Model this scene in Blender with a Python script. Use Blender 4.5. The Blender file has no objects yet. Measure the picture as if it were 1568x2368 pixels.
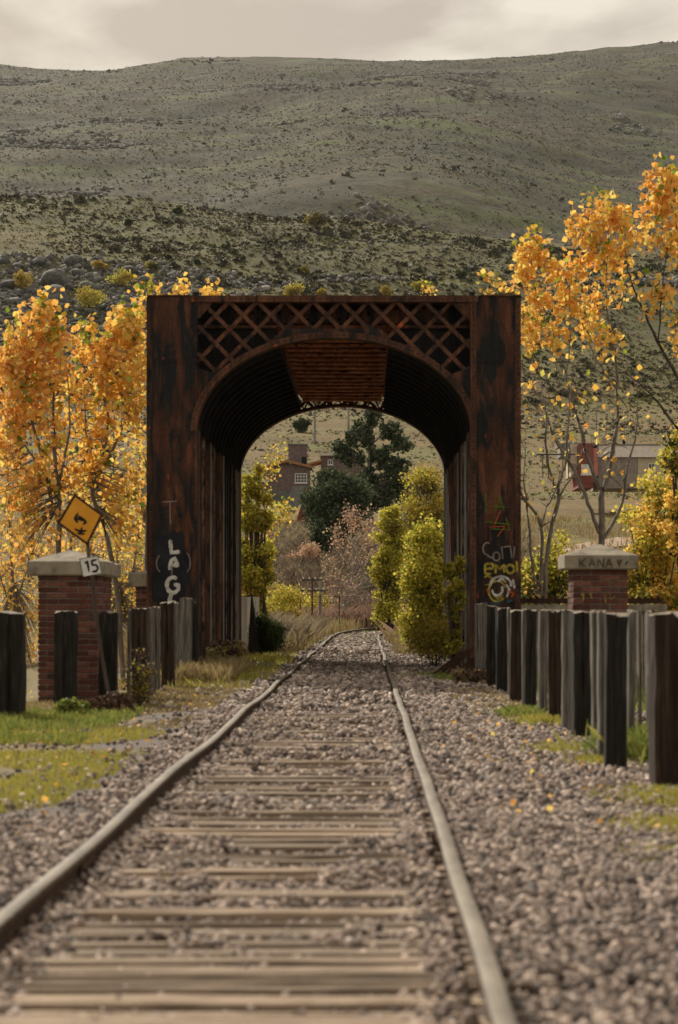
import bpy, math, random
import numpy as np
from mathutils import Vector, Matrix

random.seed(7)
rng = np.random.default_rng(11)
sc = bpy.context.scene
col = sc.collection
R = math.radians

# ------------------------------------------------------------------ camera
F = 5000.0            # focal length in pixels of a 1568 px wide picture
CAMZ = 1.2
cam = bpy.data.objects.new('camera', bpy.data.cameras.new('camera'))
col.objects.link(cam)
cam.location = (0, 0, CAMZ)
cam.rotation_euler = (R(90), 0, 0)
cam.data.sensor_fit = 'HORIZONTAL'
cam.data.sensor_width = 15.6
cam.data.lens = 15.6 * F / 1568
cam.data.shift_x = -66 / 1568
cam.data.shift_y = 217 / 1568
cam.data.clip_start = 0.3
cam.data.clip_end = 20000
cam.data.dof.use_dof = True
cam.data.dof.focus_distance = 260
cam.data.dof.aperture_fstop = 2.2
sc.camera = cam

# ------------------------------------------------------------------ light
SUN = Vector((-4.2, 8.0, 6.3)).normalized()
w = bpy.data.worlds.new('World'); sc.world = w; w.use_nodes = True
nt = w.node_tree; nt.nodes.clear()
out = nt.nodes.new('ShaderNodeOutputWorld')
sky = nt.nodes.new('ShaderNodeTexSky'); sky.sky_type = 'NISHITA'; sky.sun_disc = False
sky.sun_elevation = math.asin(SUN.z); sky.sun_rotation = math.atan2(SUN.x, SUN.y)
sky.air_density = 1.5; sky.dust_density = 3
b1 = nt.nodes.new('ShaderNodeBackground'); b1.inputs[1].default_value = 0.08
nt.links.new(sky.outputs[0], b1.inputs[0])
tc = nt.nodes.new('ShaderNodeTexCoord')
mp = nt.nodes.new('ShaderNodeMapping'); mp.inputs['Scale'].default_value = (1.0, 1.0, 2.2)
mp.inputs['Location'].default_value = (0.55, 0.3, 0.11)
nt.links.new(tc.outputs['Generated'], mp.inputs[0])
n1 = nt.nodes.new('ShaderNodeTexNoise'); n1.inputs['Scale'].default_value = 8.0
n1.inputs['Detail'].default_value = 7; n1.inputs['Roughness'].default_value = 0.5
n1.inputs['Distortion'].default_value = 0.35
nt.links.new(mp.outputs[0], n1.inputs[0])
cr = nt.nodes.new('ShaderNodeValToRGB')
cr.color_ramp.elements[0].position = 0.40; cr.color_ramp.elements[0].color = (0.47, 0.395, 0.32, 1)
cr.color_ramp.elements[1].position = 0.60; cr.color_ramp.elements[1].color = (0.80, 0.715, 0.59, 1)
nt.links.new(n1.outputs[0], cr.inputs[0])
b2 = nt.nodes.new('ShaderNodeBackground'); b2.inputs[1].default_value = 0.90
nt.links.new(cr.outputs[0], b2.inputs[0])
mx = nt.nodes.new('ShaderNodeMixShader'); mx.inputs[0].default_value = 0.88
nt.links.new(b1.outputs[0], mx.inputs[1]); nt.links.new(b2.outputs[0], mx.inputs[2])
nt.links.new(mx.outputs[0], out.inputs[0])
sl = bpy.data.lights.new('sun', 'SUN'); sl.energy = 4.7; sl.angle = R(0.7); sl.color = (1.0, 0.90, 0.76)
so = bpy.data.objects.new('sun', sl); col.objects.link(so)
so.rotation_euler = (-SUN).to_track_quat('-Z', 'Y').to_euler(); so.location = (-30, 40, 60)
sc.view_settings.view_transform = 'Standard'
sc.view_settings.look = 'None'
sc.view_settings.exposure = 0.34
sc.view_settings.gamma = 1.0
sc.view_settings.use_curve_mapping = False

# ------------------------------------------------------------------ helpers
def P(u, v, d):
    """point seen at overview pixel (u, v) at depth d"""
    return ((u - 850) * d / F, d, CAMZ - (v - 1400) * d / F)

def tag(o, label=None, cat=None, group=None, kind=None):
    if label: o['label'] = label
    if cat: o['category'] = cat
    if group: o['group'] = group
    if kind: o['kind'] = kind
    return o

def empty(name, loc, label, cat, group=None):
    o = bpy.data.objects.new(name, None); col.objects.link(o)
    o.location = loc; o.empty_display_size = 0.2
    return tag(o, label, cat, group)

def link(name, me, parent=None, mat=None, loc=None):
    """meshes are written in world coordinates; parent sits unrotated at its location"""
    o = bpy.data.objects.new(name, me); col.objects.link(o)
    if mat is not None and len(me.materials) == 0:
        for m in (mat if isinstance(mat, (list, tuple)) else [mat]): me.materials.append(m)
    if loc is not None: o.location = loc
    if parent is not None:
        o.parent = parent
        o.matrix_parent_inverse = Matrix.Translation(-wloc(parent))
    return o

def wloc(o):
    l = Vector(o.location)
    p = o.parent
    if p is not None:
        l = o.matrix_parent_inverse @ l
        l = l + wloc(p)
    return l

def npmesh(name, V, Fc, smooth=False, midx=None):
    """V (n,3), Fc (m,k) constant k"""
    V = np.asarray(V, np.float32); Fc = np.asarray(Fc, np.int32)
    me = bpy.data.meshes.new(name)
    m, k = Fc.shape
    me.vertices.add(len(V)); me.vertices.foreach_set('co', V.ravel())
    me.loops.add(m * k); me.loops.foreach_set('vertex_index', Fc.ravel())
    me.polygons.add(m)
    me.polygons.foreach_set('loop_start', np.arange(0, m * k, k, dtype=np.int32))
    me.polygons.foreach_set('loop_total', np.full(m, k, np.int32))
    if midx is not None: me.polygons.foreach_set('material_index', np.asarray(midx, np.int32))
    if smooth: me.polygons.foreach_set('use_smooth', np.ones(m, bool))
    me.update(calc_edges=True); me.validate()
    return me

class MB:
    def __init__(s): s.v = []; s.f = []; s.m = []; s.mi = 0
    def add(s, vs, fs):
        o = len(s.v); s.v += [tuple(p) for p in vs]
        for f in fs: s.f.append([o + i for i in f]); s.m.append(s.mi)
        return s
    def box(s, x0, x1, y0, y1, z0, z1):
        return s.add([(x0,y0,z0),(x1,y0,z0),(x1,y1,z0),(x0,y1,z0),(x0,y0,z1),(x1,y0,z1),(x1,y1,z1),(x0,y1,z1)],
                     [(0,3,2,1),(4,5,6,7),(0,1,5,4),(1,2,6,5),(2,3,7,6),(3,0,4,7)])
    def bar(s, a, b, w_, t_, up=(0,1,0)):
        """box section bar from a to b, w_ across, t_ along 'up'"""
        a = Vector(a); b = Vector(b); d = (b - a).normalized(); up = Vector(up)
        q = d.cross(up).normalized(); up = q.cross(d).normalized()
        c = []
        for p in (a, b):
            for i, j in ((-1,-1),(1,-1),(1,1),(-1,1)): c.append(p + q * (i * w_ / 2) + up * (j * t_ / 2))
        return s.add(c, [(0,3,2,1),(4,5,6,7),(0,1,5,4),(1,2,6,5),(2,3,7,6),(3,0,4,7)])
    def tube(s, pts, rad, n=6, cap=True):
        pts = [Vector(p) for p in pts]; o = len(s.v); k = len(pts)
        for i, p in enumerate(pts):
            d = (pts[min(i+1,k-1)] - pts[max(i-1,0)]).normalized()
            a = d.orthogonal().normalized() if abs(d.z) < .95 else d.cross(Vector((0,1,0))).normalized()
            b = d.cross(a).normalized()
            r = rad[i] if isinstance(rad, (list, tuple)) else rad
            for j in range(n):
                t = 2*math.pi*j/n
                s.v.append(tuple(p + a*(r*math.cos(t)) + b*(r*math.sin(t))))
        for i in range(k-1):
            for j in range(n):
                s.f.append([o+i*n+j, o+i*n+(j+1)%n, o+(i+1)*n+(j+1)%n, o+(i+1)*n+j]); s.m.append(s.mi)
        if cap:
            s.f.append([o+j for j in range(n)][::-1]); s.m.append(s.mi)
            s.f.append([o+(k-1)*n+j for j in range(n)]); s.m.append(s.mi)
        return s
    def prism(s, poly, y0, y1):
        """poly = (x,z) list, extruded along y"""
        n = len(poly)
        return s.add([(x,y0,z) for x,z in poly] + [(x,y1,z) for x,z in poly],
                     [list(range(n)), list(range(2*n-1, n-1, -1))] + [(i, i+n, (i+1)%n+n, (i+1)%n) for i in range(n)])
    def prismx(s, poly, x0, x1):
        n = len(poly)
        return s.add([(x0,y,z) for y,z in poly] + [(x1,y,z) for y,z in poly],
                     [list(range(n)), list(range(2*n-1, n-1, -1))] + [(i, i+n, (i+1)%n+n, (i+1)%n) for i in range(n)])
    def mesh(s, name, smooth=False):
        me = bpy.data.meshes.new(name); me.from_pydata(s.v, [], s.f)
        me.polygons.foreach_set('material_index', s.m)
        if smooth: me.polygons.foreach_set('use_smooth', [True]*len(s.f))
        me.update()
        import bmesh
        bm = bmesh.new(); bm.from_mesh(me); bmesh.ops.recalc_face_normals(bm, faces=bm.faces); bm.to_mesh(me); bm.free()
        return me
    def build(s, name, mat, parent=None, smooth=False):
        return link(name, s.mesh(name, smooth), parent, mat)

# numpy value noise
_T = rng.random((256, 256))
def vn(x, y):
    xi = np.floor(x).astype(int); yi = np.floor(y).astype(int)
    fx = x - xi; fy = y - yi
    fx = fx*fx*(3-2*fx); fy = fy*fy*(3-2*fy)
    a = _T[xi & 255, yi & 255]; b = _T[(xi+1) & 255, yi & 255]
    c = _T[xi & 255, (yi+1) & 255]; d = _T[(xi+1) & 255, (yi+1) & 255]
    return (a*(1-fx)+b*fx)*(1-fy) + (c*(1-fx)+d*fx)*fy - 0.5
def fbm(x, y, o=4):
    s = 0; a = 1.0
    for i in range(o):
        s = s + a*vn(x*2**i + 17.3*i, y*2**i + 5.1*i); a *= .5
    return s

# ------------------------------------------------------------------ terrain height
PD = [-50, 80, 108, 121, 150, 190, 230, 270, 320, 380, 450, 520, 600, 680, 850, 1000, 1400, 2000, 2600, 3000, 4200]
PZ = [0,   0,  .02,  1.7, 4.6, 8.2, 12.2, 17, 25, 35.5, 60,  85, 107, 104, 128, 168, 290, 470, 0, -30, -180]
RU = [-400, 0, 130, 265, 330, 420, 560, 700, 900, 1100, 1200, 1340, 1450, 1568, 2000]
RV = [130, 150, 160, 163, 150, 138, 133, 135, 140, 140, 133, 118, 105, 95, 60]
def zt(x, y):
    x = np.asarray(x, float); y = np.asarray(y, float)
    pz = np.interp(y, PD, PZ)
    # far crest follows the photographed ridge
    u = 850 + F * x / 2600
    crest = CAMZ + (1400 - np.interp(u, RU, RV)) * 2600 / F
    far = np.where(y <= 2600, 470 + (crest - 470) * np.clip((y - 2000) / 600, 0, 1), crest + np.interp(y, [2600, 3000, 4200], [0, -40, -200]))
    z = np.where(y > 2000, far, pz)
    # near ridge: higher on the left, lower on the right
    wr = np.interp(y, [400, 600, 760], [0, 1, 0])
    z = z + wr * (-0.085 * x * np.interp(y, [400, 600], [.4, 1]))
    # undulation
    z = z + np.interp(y, [300, 600, 900, 2000, 2600, 3500], [0, 2.5, 12, 26, 6, 6]) * fbm(x/170+3, y/230, 3)
    z = z + np.interp(y, [1000, 1600, 2200, 2500], [0, 12, 10, 0]) * np.sin((x*0.9 + y*0.55)/190.0)
    g = np.interp(y, [900, 1100, 1900, 2300], [0, 1, 1, 0])
    z = z - 16*g*np.exp(-((x-(95+(y-1000)*.22))/70)**2) + 12*g*np.exp(-((x-(-20+(y-1000)*.10))/110)**2)
    z = z + np.interp(y, [110, 200, 500], [0, .5, 2.2]) * fbm(x/22, y/22, 3)
    z = z - .05*(np.abs(x+.476) < .9)*(y < 70)
    # embankment under the approach; the banks fall away to the river by the bridge
    e = np.abs(x + 0.5)
    drop = np.interp(y, [-50, 20, 34, 52, 60, 110, 140], [-2.5, -2.8, -3.6, -3.6, -1.4, -0.4, 0])
    wide = np.interp(y, [30, 36, 50, 56], [4.4, 3.25, 3.25, 5.0])
    z = z + drop * np.clip((e - wide) / np.interp(y, [0, 36, 60, 130], [5, 2.5, 7, 20]), 0, 1)
    # verge swells beyond the bridge
    z = z + np.interp(y, [54, 62, 90, 104], [0, .2, .25, 0]) * np.clip((e - 1.6) / 2.5, 0, 1)
    z = z + np.where(y < 60, .02, .1) * fbm(x*1.1, y*1.1, 2) * np.clip((e - 1.9), 0, 1)
    return z
def ztf(x, y): return float(zt(np.array([x]), np.array([y]))[0])

# ------------------------------------------------------------------ materials
def newmat(name):
    m = bpy.data.materials.new(name); m.use_nodes = True
    n = m.node_tree.nodes; b = n['Principled BSDF']
    b.inputs['Specular IOR Level'].default_value = 0.25
    return m, m.node_tree, b
def ramp(t, stops, interp='LINEAR'):
    r = t.nodes.new('ShaderNodeValToRGB'); e = r.color_ramp.elements
    r.color_ramp.interpolation = interp
    while len(e) < len(stops): e.new(0.5)
    for i, (p, c) in enumerate(stops):
        e[i].position = p; e[i].color = tuple(c) + (1,) if len(c) == 3 else c
    return r
def noise(t, scale, detail=4, rough=.55, vec=None, stretch=None, dist=0.0, obj=True):
    n = t.nodes.new('ShaderNodeTexNoise'); n.inputs['Scale'].default_value = scale
    n.inputs['Detail'].default_value = detail; n.inputs['Roughness'].default_value = rough
    n.inputs['Distortion'].default_value = dist
    if vec is None:
        c = t.nodes.new('ShaderNodeTexCoord'); vec = c.outputs['Object']
    if stretch:
        mpn = t.nodes.new('ShaderNodeMapping'); mpn.inputs['Scale'].default_value = stretch
        t.links.new(vec, mpn.inputs[0]); vec = mpn.outputs[0]
    t.links.new(vec, n.inputs['Vector'])
    return n
def mixc(t, fac, a, b, mode='MIX'):
    m = t.nodes.new('ShaderNodeMix'); m.data_type = 'RGBA'; m.blend_type = mode
    for sock, val in ((m.inputs['Factor'], fac), (m.inputs[6], a), (m.inputs[7], b)):
        if hasattr(val, 'is_linked') or hasattr(val, 'links'): t.links.new(val, sock)
        elif isinstance(val, (int, float)): sock.default_value = val
        else: sock.default_value = tuple(val) + (1,) if len(val) == 3 else val
    return m.outputs[2]
def bump(t, b, h, strength=.5, dist=.02):
    n = t.nodes.new('ShaderNodeBump'); n.inputs['Strength'].default_value = strength
    n.inputs['Distance'].default_value = dist
    t.links.new(h, n.inputs['Height']); t.links.new(n.outputs[0], b.inputs['Normal'])
def simple(name, stops, scale, rough=.9, stretch=None, bs=.4, bd=.01, detail=5, spec=.25):
    m, t, b = newmat(name)
    n = noise(t, scale, detail, .6, stretch=stretch)
    r = ramp(t, stops); t.links.new(n.outputs[0], r.inputs[0])
    t.links.new(r.outputs[0], b.inputs['Base Color']); b.inputs['Roughness'].default_value = rough
    b.inputs['Specular IOR Level'].default_value = spec
    if bs: bump(t, b, n.outputs[0], bs, bd)
    return m
def island(name, stops, rough=.75, transl=0.0, tcol=None, spec=.2):
    """colour per loose piece (leaf, blade, stone)"""
    m, t, b = newmat(name)
    g = t.nodes.new('ShaderNodeNewGeometry')
    r = ramp(t, stops); t.links.new(g.outputs['Random Per Island'], r.inputs[0])
    t.links.new(r.outputs[0], b.inputs['Base Color']); b.inputs['Roughness'].default_value = rough
    b.inputs['Specular IOR Level'].default_value = spec
    if transl:
        tr = t.nodes.new('ShaderNodeBsdfTranslucent'); t.links.new(r.outputs[0], tr.inputs[0])
        mxs = t.nodes.new('ShaderNodeMixShader'); mxs.inputs[0].default_value = transl
        o = t.nodes['Material Output']
        t.links.new(b.outputs[0], mxs.inputs[1]); t.links.new(tr.outputs[0], mxs.inputs[2])
        t.links.new(mxs.outputs[0], o.inputs[0])
    return m

def rust_mat(name, lo, mid, hi, black=.5, scale=1.4, brt=(0.42, 0.09, 0.018)):
    m, t, b = newmat(name)
    n1_ = noise(t, scale, 7, .62, stretch=(1, 1, .45), dist=.4)
    r1 = ramp(t, [(0.30, lo), (0.5, mid), (0.68, hi)]); t.links.new(n1_.outputs[0], r1.inputs[0])
    n2_ = noise(t, scale*1.3, 6, .6, stretch=(1.9, 1.9, .5), dist=.5)
    r2 = ramp(t, [(black-.04, (1, 1, 1)), (black+.10, (0, 0, 0))]); t.links.new(n2_.outputs[0], r2.inputs[0])
    c = mixc(t, r2.outputs[0], r1.outputs[0], (0.012, 0.013, 0.014))
    n3_ = noise(t, scale*2.2, 3, .5, stretch=(1, 1, .6))
    r3 = ramp(t, [(0.70, (0, 0, 0)), (0.78, (1, 1, 1))]); t.links.new(n3_.outputs[0], r3.inputs[0])
    c = mixc(t, r3.outputs[0], c, brt)
    n4_ = noise(t, 30, 4, .7)
    r4 = ramp(t, [(0.3, (.55, .55, .55)), (0.7, (1.3, 1.3, 1.3))]); t.links.new(n4_.outputs[0], r4.inputs[0])
    c = mixc(t, 1.0, c, r4.outputs[0], 'MULTIPLY')
    n5_ = noise(t, 9, 5, .65, stretch=(1, 1, .08)); r5 = ramp(t, [(0.35, (.55, .52, .50)), (0.5, (1, 1, 1)), (0.68, (1.7, 1.45, 1.25))]); t.links.new(n5_.outputs[0], r5.inputs[0])
    c = mixc(t, .75, c, r5.outputs[0], 'MULTIPLY')
    t.links.new(c, b.inputs['Base Color']); b.inputs['Roughness'].default_value = .82
    bump(t, b, n4_.outputs[0], .5, .01)
    return m
M = {}
M['rust'] = rust_mat('rusted_steel', (.032, .017, .012), (.075, .030, .017), (.14, .058, .030), .485, 1.9)
M['rust_bar'] = rust_mat('rusted_bar', (.04, .022, .016), (.085, .038, .022), (.13, .06, .035), .38, 2.2)
M['rust_beam_lit'] = rust_mat('lit_rusted_beam', (.22, .075, .035), (.46, .16, .075), (.60, .27, .14), .38, 2.2)  # rust lightened to paint in ground bounce on flanges and ceiling
M['rust_beam_lit2'] = rust_mat('dark_rusted_beam', (.08, .03, .016), (.17, .055, .026), (.26, .10, .05), .40, 2.2)
M['steel_dark'] = rust_mat('near_black_steel', (.007, .007, .008), (.011, .010, .010), (.020, .013, .011), .42, 2.0, (.03, .018, .012))  # near-black steel, far darker than the other rusted parts
M['wallbar'] = rust_mat('weathered_bar', (.07, .045, .036), (.16, .11, .09), (.30, .23, .19), .44, 3.0, (.25, .12, .06))
M['dkrust'] = simple('dark_rust', [(0.3, (.02, .012, .009)), (0.7, (.07, .032, .018))], 12)
M['railtop'] = simple('rail_head', [(0.3, (.085, .07, .052)), (0.5, (.15, .128, .098)), (0.7, (.21, .18, .14))], 7, .75, stretch=(2, .3, 1), bs=.2, spec=.3)
M['railside'] = simple('rail_web', [(0.3, (.035, .022, .015)), (0.7, (.10, .06, .035))], 14, .9)
M['sleeper'] = simple('sleeper_wood', [(0.28, (.11, .085, .062)), (0.46, (.30, .24, .175)), (0.75, (.44, .36, .265))], 5, .95, stretch=(.35, 6, 3), bs=.8, bd=.012)
def sleeper_mat():
    m, t, b = newmat('sleeper_timber')
    oi = t.nodes.new('ShaderNodeObjectInfo')
    n = noise(t, 5, 6, .65, stretch=(.35, 6, 3)); r = ramp(t, [(0.28, (.09, .07, .052)), (0.46, (.30, .24, .18)), (0.75, (.50, .41, .31))]); t.links.new(n.outputs[0], r.inputs[0])
    n2 = noise(t, 2.2, 5, .65); r2 = ramp(t, [(0.38, (.55, .52, .50)), (0.62, (1, 1, 1))]); t.links.new(n2.outputs[0], r2.inputs[0])
    r3 = ramp(t, [(0, (.62, .60, .58)), (1, (1.1, 1.05, 1.0))]); t.links.new(oi.outputs['Random'], r3.inputs[0])
    c = mixc(t, 1.0, mixc(t, .8, r.outputs[0], r2.outputs[0], 'MULTIPLY'), r3.outputs[0], 'MULTIPLY')
    t.links.new(c, b.inputs['Base Color']); b.inputs['Roughness'].default_value = .95
    bump(t, b, n.outputs[0], .8, .012)
    return m
M['sleeper'] = sleeper_mat()
M['post'] = simple('old_post_wood', [(0.3, (.009, .008, .007)), (0.55, (.022, .019, .016)), (0.8, (.07, .058, .048))], 6, .95, stretch=(6, 6, .45), bs=.9, bd=.02)
M['post_brown'] = simple('brown_post_wood', [(0.3, (.012, .008, .006)), (0.55, (.034, .023, .016)), (0.8, (.10, .068, .046))], 6, .95, stretch=(6, 6, .4), bs=.9, bd=.02)
M['post_grey'] = simple('grey_post_wood', [(0.3, (.05, .045, .04)), (0.5, (.13, .12, .105)), (0.75, (.26, .24, .21))], 6, .95, stretch=(7, 7, .4), bs=.9, bd=.02)
M['posttop'] = simple('post_end_grain', [(0.3, (.16, .13, .10)), (0.7, (.33, .28, .22))], 14, .95)
M['concrete'] = simple('weathered_concrete', [(0.3, (.10, .09, .07)), (0.5, (.24, .21, .16)), (0.75, (.36, .31, .24))], 5, .95, detail=8, bs=.6)
M['mortar'] = simple('mortar', [(0.3, (.14, .12, .10)), (0.7, (.27, .235, .20))], 8)
def brick_mat(name, cs):
    m, t, b = newmat(name)
    oi = t.nodes.new('ShaderNodeObjectInfo')
    r = ramp(t, cs); t.links.new(oi.outputs['Random'], r.inputs[0])
    n = noise(t, 16, 5, .65); r2 = ramp(t, [(0.3, (.55, .55, .55)), (0.7, (1.25, 1.25, 1.25))]); t.links.new(n.outputs[0], r2.inputs[0])
    c = mixc(t, 1.0, r.outputs[0], r2.outputs[0], 'MULTIPLY')
    t.links.new(c, b.inputs['Base Color']); b.inputs['Roughness'].default_value = .92
    bump(t, b, n.outputs[0], .6, .008)
    return m
M['brick'] = brick_mat('old_red_brick', [(0, (.07, .028, .021)), (.5, (.125, .048, .036)), (.85, (.19, .085, .065)), (1, (.04, .03, .028))])
M['white'] = simple('white_paint', [(0.3, (.55, .55, .53)), (0.7, (.75, .74, .71))], 6)
M['black'] = simple('black_paint', [(0.3, (.008, .008, .009)), (0.7, (.018, .018, .02))], 8)
M['black_patch'] = simple('black_paint_patch', [(0.3, (.006, .007, .009)), (0.7, (.02, .022, .026))], 3)
M['yellow'] = simple('sign_yellow', [(0.3, (.58, .25, .018)), (0.7, (.72, .34, .03))], 5, .6)
M['spray_yellow'] = simple('yellow_spray', [(0.35, (.12, .09, .02)), (0.65, (.42, .34, .05))], 14)
M['spray_ochre'] = simple('faint_ochre_spray', [(0.35, (.12, .07, .03)), (0.65, (.32, .22, .05))], 20)
M['spray_green'] = simple('green_spray', [(0.3, (.05, .10, .012)), (0.7, (.12, .18, .02))], 5)
M['spray_white'] = simple('white_spray', [(0.35, (.20, .18, .17)), (0.6, (.55, .54, .52))], 12)
M['spray_dim'] = simple('faded_spray', [(0.3, (.12, .09, .08)), (0.7, (.26, .21, .20))], 5)
M['spray_blue'] = simple('blue_spray', [(0.3, (.01, .04, .07)), (0.7, (.03, .09, .13))], 5)
M['spray_red'] = simple('red_spray', [(0.3, (.25, .05, .01)), (0.7, (.45, .10, .02))], 5)
M['pole_grey'] = simple('grey_pole', [(0.3, (.16, .16, .15)), (0.7, (.30, .30, .28))], 4, stretch=(3, 3, .3))
M['pole_dark'] = simple('dark_pole', [(0.3, (.04, .03, .025)), (0.7, (.11, .085, .07))], 4, stretch=(3, 3, .3))
M['roof_pale'] = simple('pale_sheet_roof', [(0.3, (.38, .37, .33)), (0.7, (.55, .53, .48))], 2)
M['bark'] = simple('pale_bark', [(0.3, (.10, .085, .07)), (0.7, (.27, .235, .20))], 7, stretch=(2, 2, .6))
M['bark_dark'] = simple('dark_bark', [(0.3, (.03, .025, .02)), (0.7, (.10, .08, .065))], 7, stretch=(2, 2, .6))
M['bark_grey'] = simple('grey_twig_bark', [(0.3, (.22, .19, .17)), (0.7, (.42, .38, .35))], 7)

LEAFT = .45
M['leaf_gold'] = island('golden_poplar_leaf', [(0, (.76, .42, .08)), (.35, (.88, .56, .11)), (.7, (.92, .66, .17)), (.92, (.84, .70, .18)), (1, (.44, .50, .10))], transl=LEAFT, spec=.3)
M['leaf_orange'] = island('orange_poplar_leaf', [(0, (.68, .32, .08)), (.4, (.87, .47, .10)), (.8, (.92, .58, .18)), (1, (.74, .62, .16))], transl=LEAFT, spec=.3)
M['leaf_tip'] = island('lime_poplar_leaf', [(0, (.12, .22, .03)), (.5, (.26, .33, .04)), (1, (.66, .44, .04))], transl=LEAFT)
M['leaf_lime'] = island('yellow_green_leaf', [(0, (.24, .27, .04)), (.45, (.50, .47, .07)), (.8, (.68, .60, .11)), (1, (.68, .52, .07))], transl=LEAFT)
M['leaf_olive'] = island('olive_leaf', [(0, (.12, .13, .025)), (.5, (.27, .24, .04)), (1, (.48, .36, .05))], transl=.4)
M['leaf_dark'] = island('dark_evergreen_leaf', [(0, (.022, .04, .018)), (.5, (.05, .075, .035)), (1, (.13, .15, .075))], transl=.3)
M['leaf_dark_grey'] = island('grey_green_leaf', [(0, (.04, .06, .03)), (.5, (.085, .11, .06)), (1, (.17, .19, .11))], transl=.3)
M['leaf_bush'] = island('dark_bush_leaf', [(0, (.025, .04, .014)), (.5, (.05, .075, .02)), (1, (.10, .11, .03))], transl=.3)
M['leaf_pink'] = island('pinkish_leaf', [(0, (.38, .22, .15)), (.5, (.52, .33, .22)), (1, (.60, .46, .28))], transl=.4)
M['leaf_scrub'] = island('yellow_shrub_leaf', [(0, (.22, .17, .03)), (.5, (.42, .30, .045)), (1, (.50, .38, .07))], transl=.4)
M['leaf_grey'] = island('grey_scrub_leaf', [(0, (.06, .055, .04)), (.5, (.10, .09, .065)), (1, (.16, .14, .10))], transl=.2)
M['straw'] = island('dry_grass_blade', [(0, (.20, .14, .07)), (.5, (.36, .27, .14)), (1, (.26, .24, .08))], transl=.3)
M['straw_pink'] = island('pinkish_seed_grass', [(0, (.20, .12, .09)), (.5, (.34, .22, .17)), (1, (.30, .24, .14))], transl=.3)
M['grass_olive'] = island('olive_grass_blade', [(0, (.24, .21, .045)), (.5, (.42, .36, .08)), (1, (.26, .30, .06))], transl=.35)
M['grass_green'] = island('green_grass_blade', [(0, (.10, .15, .03)), (.5, (.19, .24, .055)), (1, (.34, .31, .08))], transl=.35)
M['twig_brown'] = island('brown_twig', [(0, (.10, .075, .055)), (.5, (.18, .135, .10)), (1, (.26, .20, .13))], transl=.1)
M['twig_pale'] = island('pale_twig', [(0, (.16, .13, .09)), (.5, (.29, .23, .16)), (1, (.34, .30, .17))], transl=.2)
M['brush'] = island('dead_brush', [(0, (.05, .03, .02)), (.5, (.12, .07, .05)), (1, (.20, .13, .08))], transl=.1)
M['stone'] = island('ballast_stone', [(0, (.07, .062, .058)), (.3, (.20, .16, .138)), (.65, (.35, .28, .235)), (.9, (.52, .42, .35)), (1, (.12, .12, .12))], rough=.9)

# ground
def ground_mat():
    m, t, b = newmat('embankment_ground')
    c = t.nodes.new('ShaderNodeTexCoord'); ob = c.outputs['Object']
    n = noise(t, 18, 6, .65, vec=ob)
    g = ramp(t, [(0.3, (.045, .04, .037)), (0.5, (.12, .10, .088)), (0.72, (.24, .195, .165))]); t.links.new(n.outputs[0], g.inputs[0])
    n2_ = noise(t, 1.3, 5, .6, vec=ob)
    d = ramp(t, [(0.3, (.15, .11, .06)), (0.5, (.17, .135, .06)), (0.7, (.10, .10, .035))]); t.links.new(n2_.outputs[0], d.inputs[0])
    sx = t.nodes.new('ShaderNodeSeparateXYZ'); t.links.new(ob, sx.inputs[0])
    def mth(op, a, bb=None):
        q = t.nodes.new('ShaderNodeMath'); q.operation = op
        for i, val in enumerate((a, bb)):
            if val is None: continue
            if isinstance(val, (int, float)): q.inputs[i].default_value = val
            else: t.links.new(val, q.inputs[i])
        return q.outputs[0]
    e = mth('ABSOLUTE', mth('ADD', sx.outputs[0], 0.3))
    n3_ = noise(t, 1.1, 4, .6, vec=ob)
    e2 = mth('ADD', mth('ADD', e, mth('MULTIPLY', n3_.outputs[0], 1.6)), mth('MAXIMUM', mth('MULTIPLY', mth('SUBTRACT', sx.outputs[1], 78), .16), 0))
    f = mth('DIVIDE', mth('SUBTRACT', e2, 2.75), .35); f.node.use_clamp = True
    cc = mixc(t, f, g.outputs[0], d.outputs[0])
    t.links.new(cc, b.inputs['Base Color']); b.inputs['Roughness'].default_value = .95
    bump(t, b, n.outputs[0], .8, .03)
    return m
def hill_mat(name, lo, mid, hi, rock, s1, s2, dot, dots, green):
    m, t, b = newmat(name)
    n_a = noise(t, s1, 8, .65, dist=.3)
    r = ramp(t, [(0.32, lo), (0.5, mid), (0.68, hi)]); t.links.new(n_a.outputs[0], r.inputs[0])
    n_b = noise(t, s2, 6, .7)
    r2 = ramp(t, [(dot-.07, (1, 1, 1)), (dot+.02, (0, 0, 0))]); t.links.new(n_b.outputs[0], r2.inputs[0])
    c = mixc(t, r2.outputs[0], r.outputs[0], dots)
    n_c = noise(t, s2*.45, 5, .7)
    r3 = ramp(t, [(0.60, (0, 0, 0)), (0.68, (1, 1, 1))]); t.links.new(n_c.outputs[0], r3.inputs[0])
    c = mixc(t, r3.outputs[0], c, rock)
    n_d = noise(t, s1*1.7, 4, .6, stretch=(.4, 1, 1))
    r4 = ramp(t, [(0.52, (0, 0, 0)), (0.66, (.9, .9, .9))]); t.links.new(n_d.outputs[0], r4.inputs[0])
    c = mixc(t, r4.outputs[0], c, green)
    t.links.new(c, b.inputs['Base Color']); b.inputs['Roughness'].default_value = .95
    b.inputs['Specular IOR Level'].default_value = .1
    bump(t, b, n_b.outputs[0], .7, 1.2 if s2 < .3 else .25)
    return m
M['ground'] = ground_mat()
M['hill'] = hill_mat('hillside_scrub', (.062, .064, .026), (.108, .10, .042), (.165, .14, .062), (.12, .122, .112), .03, 1.1, .45, (.035, .038, .022), (.12, .125, .04))
M['field'] = hill_mat('dry_field', (.095, .08, .034), (.155, .115, .052), (.215, .15, .075), (.18, .15, .10), .05, 1.3, .46, (.09, .085, .04), (.16, .16, .06))
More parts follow.
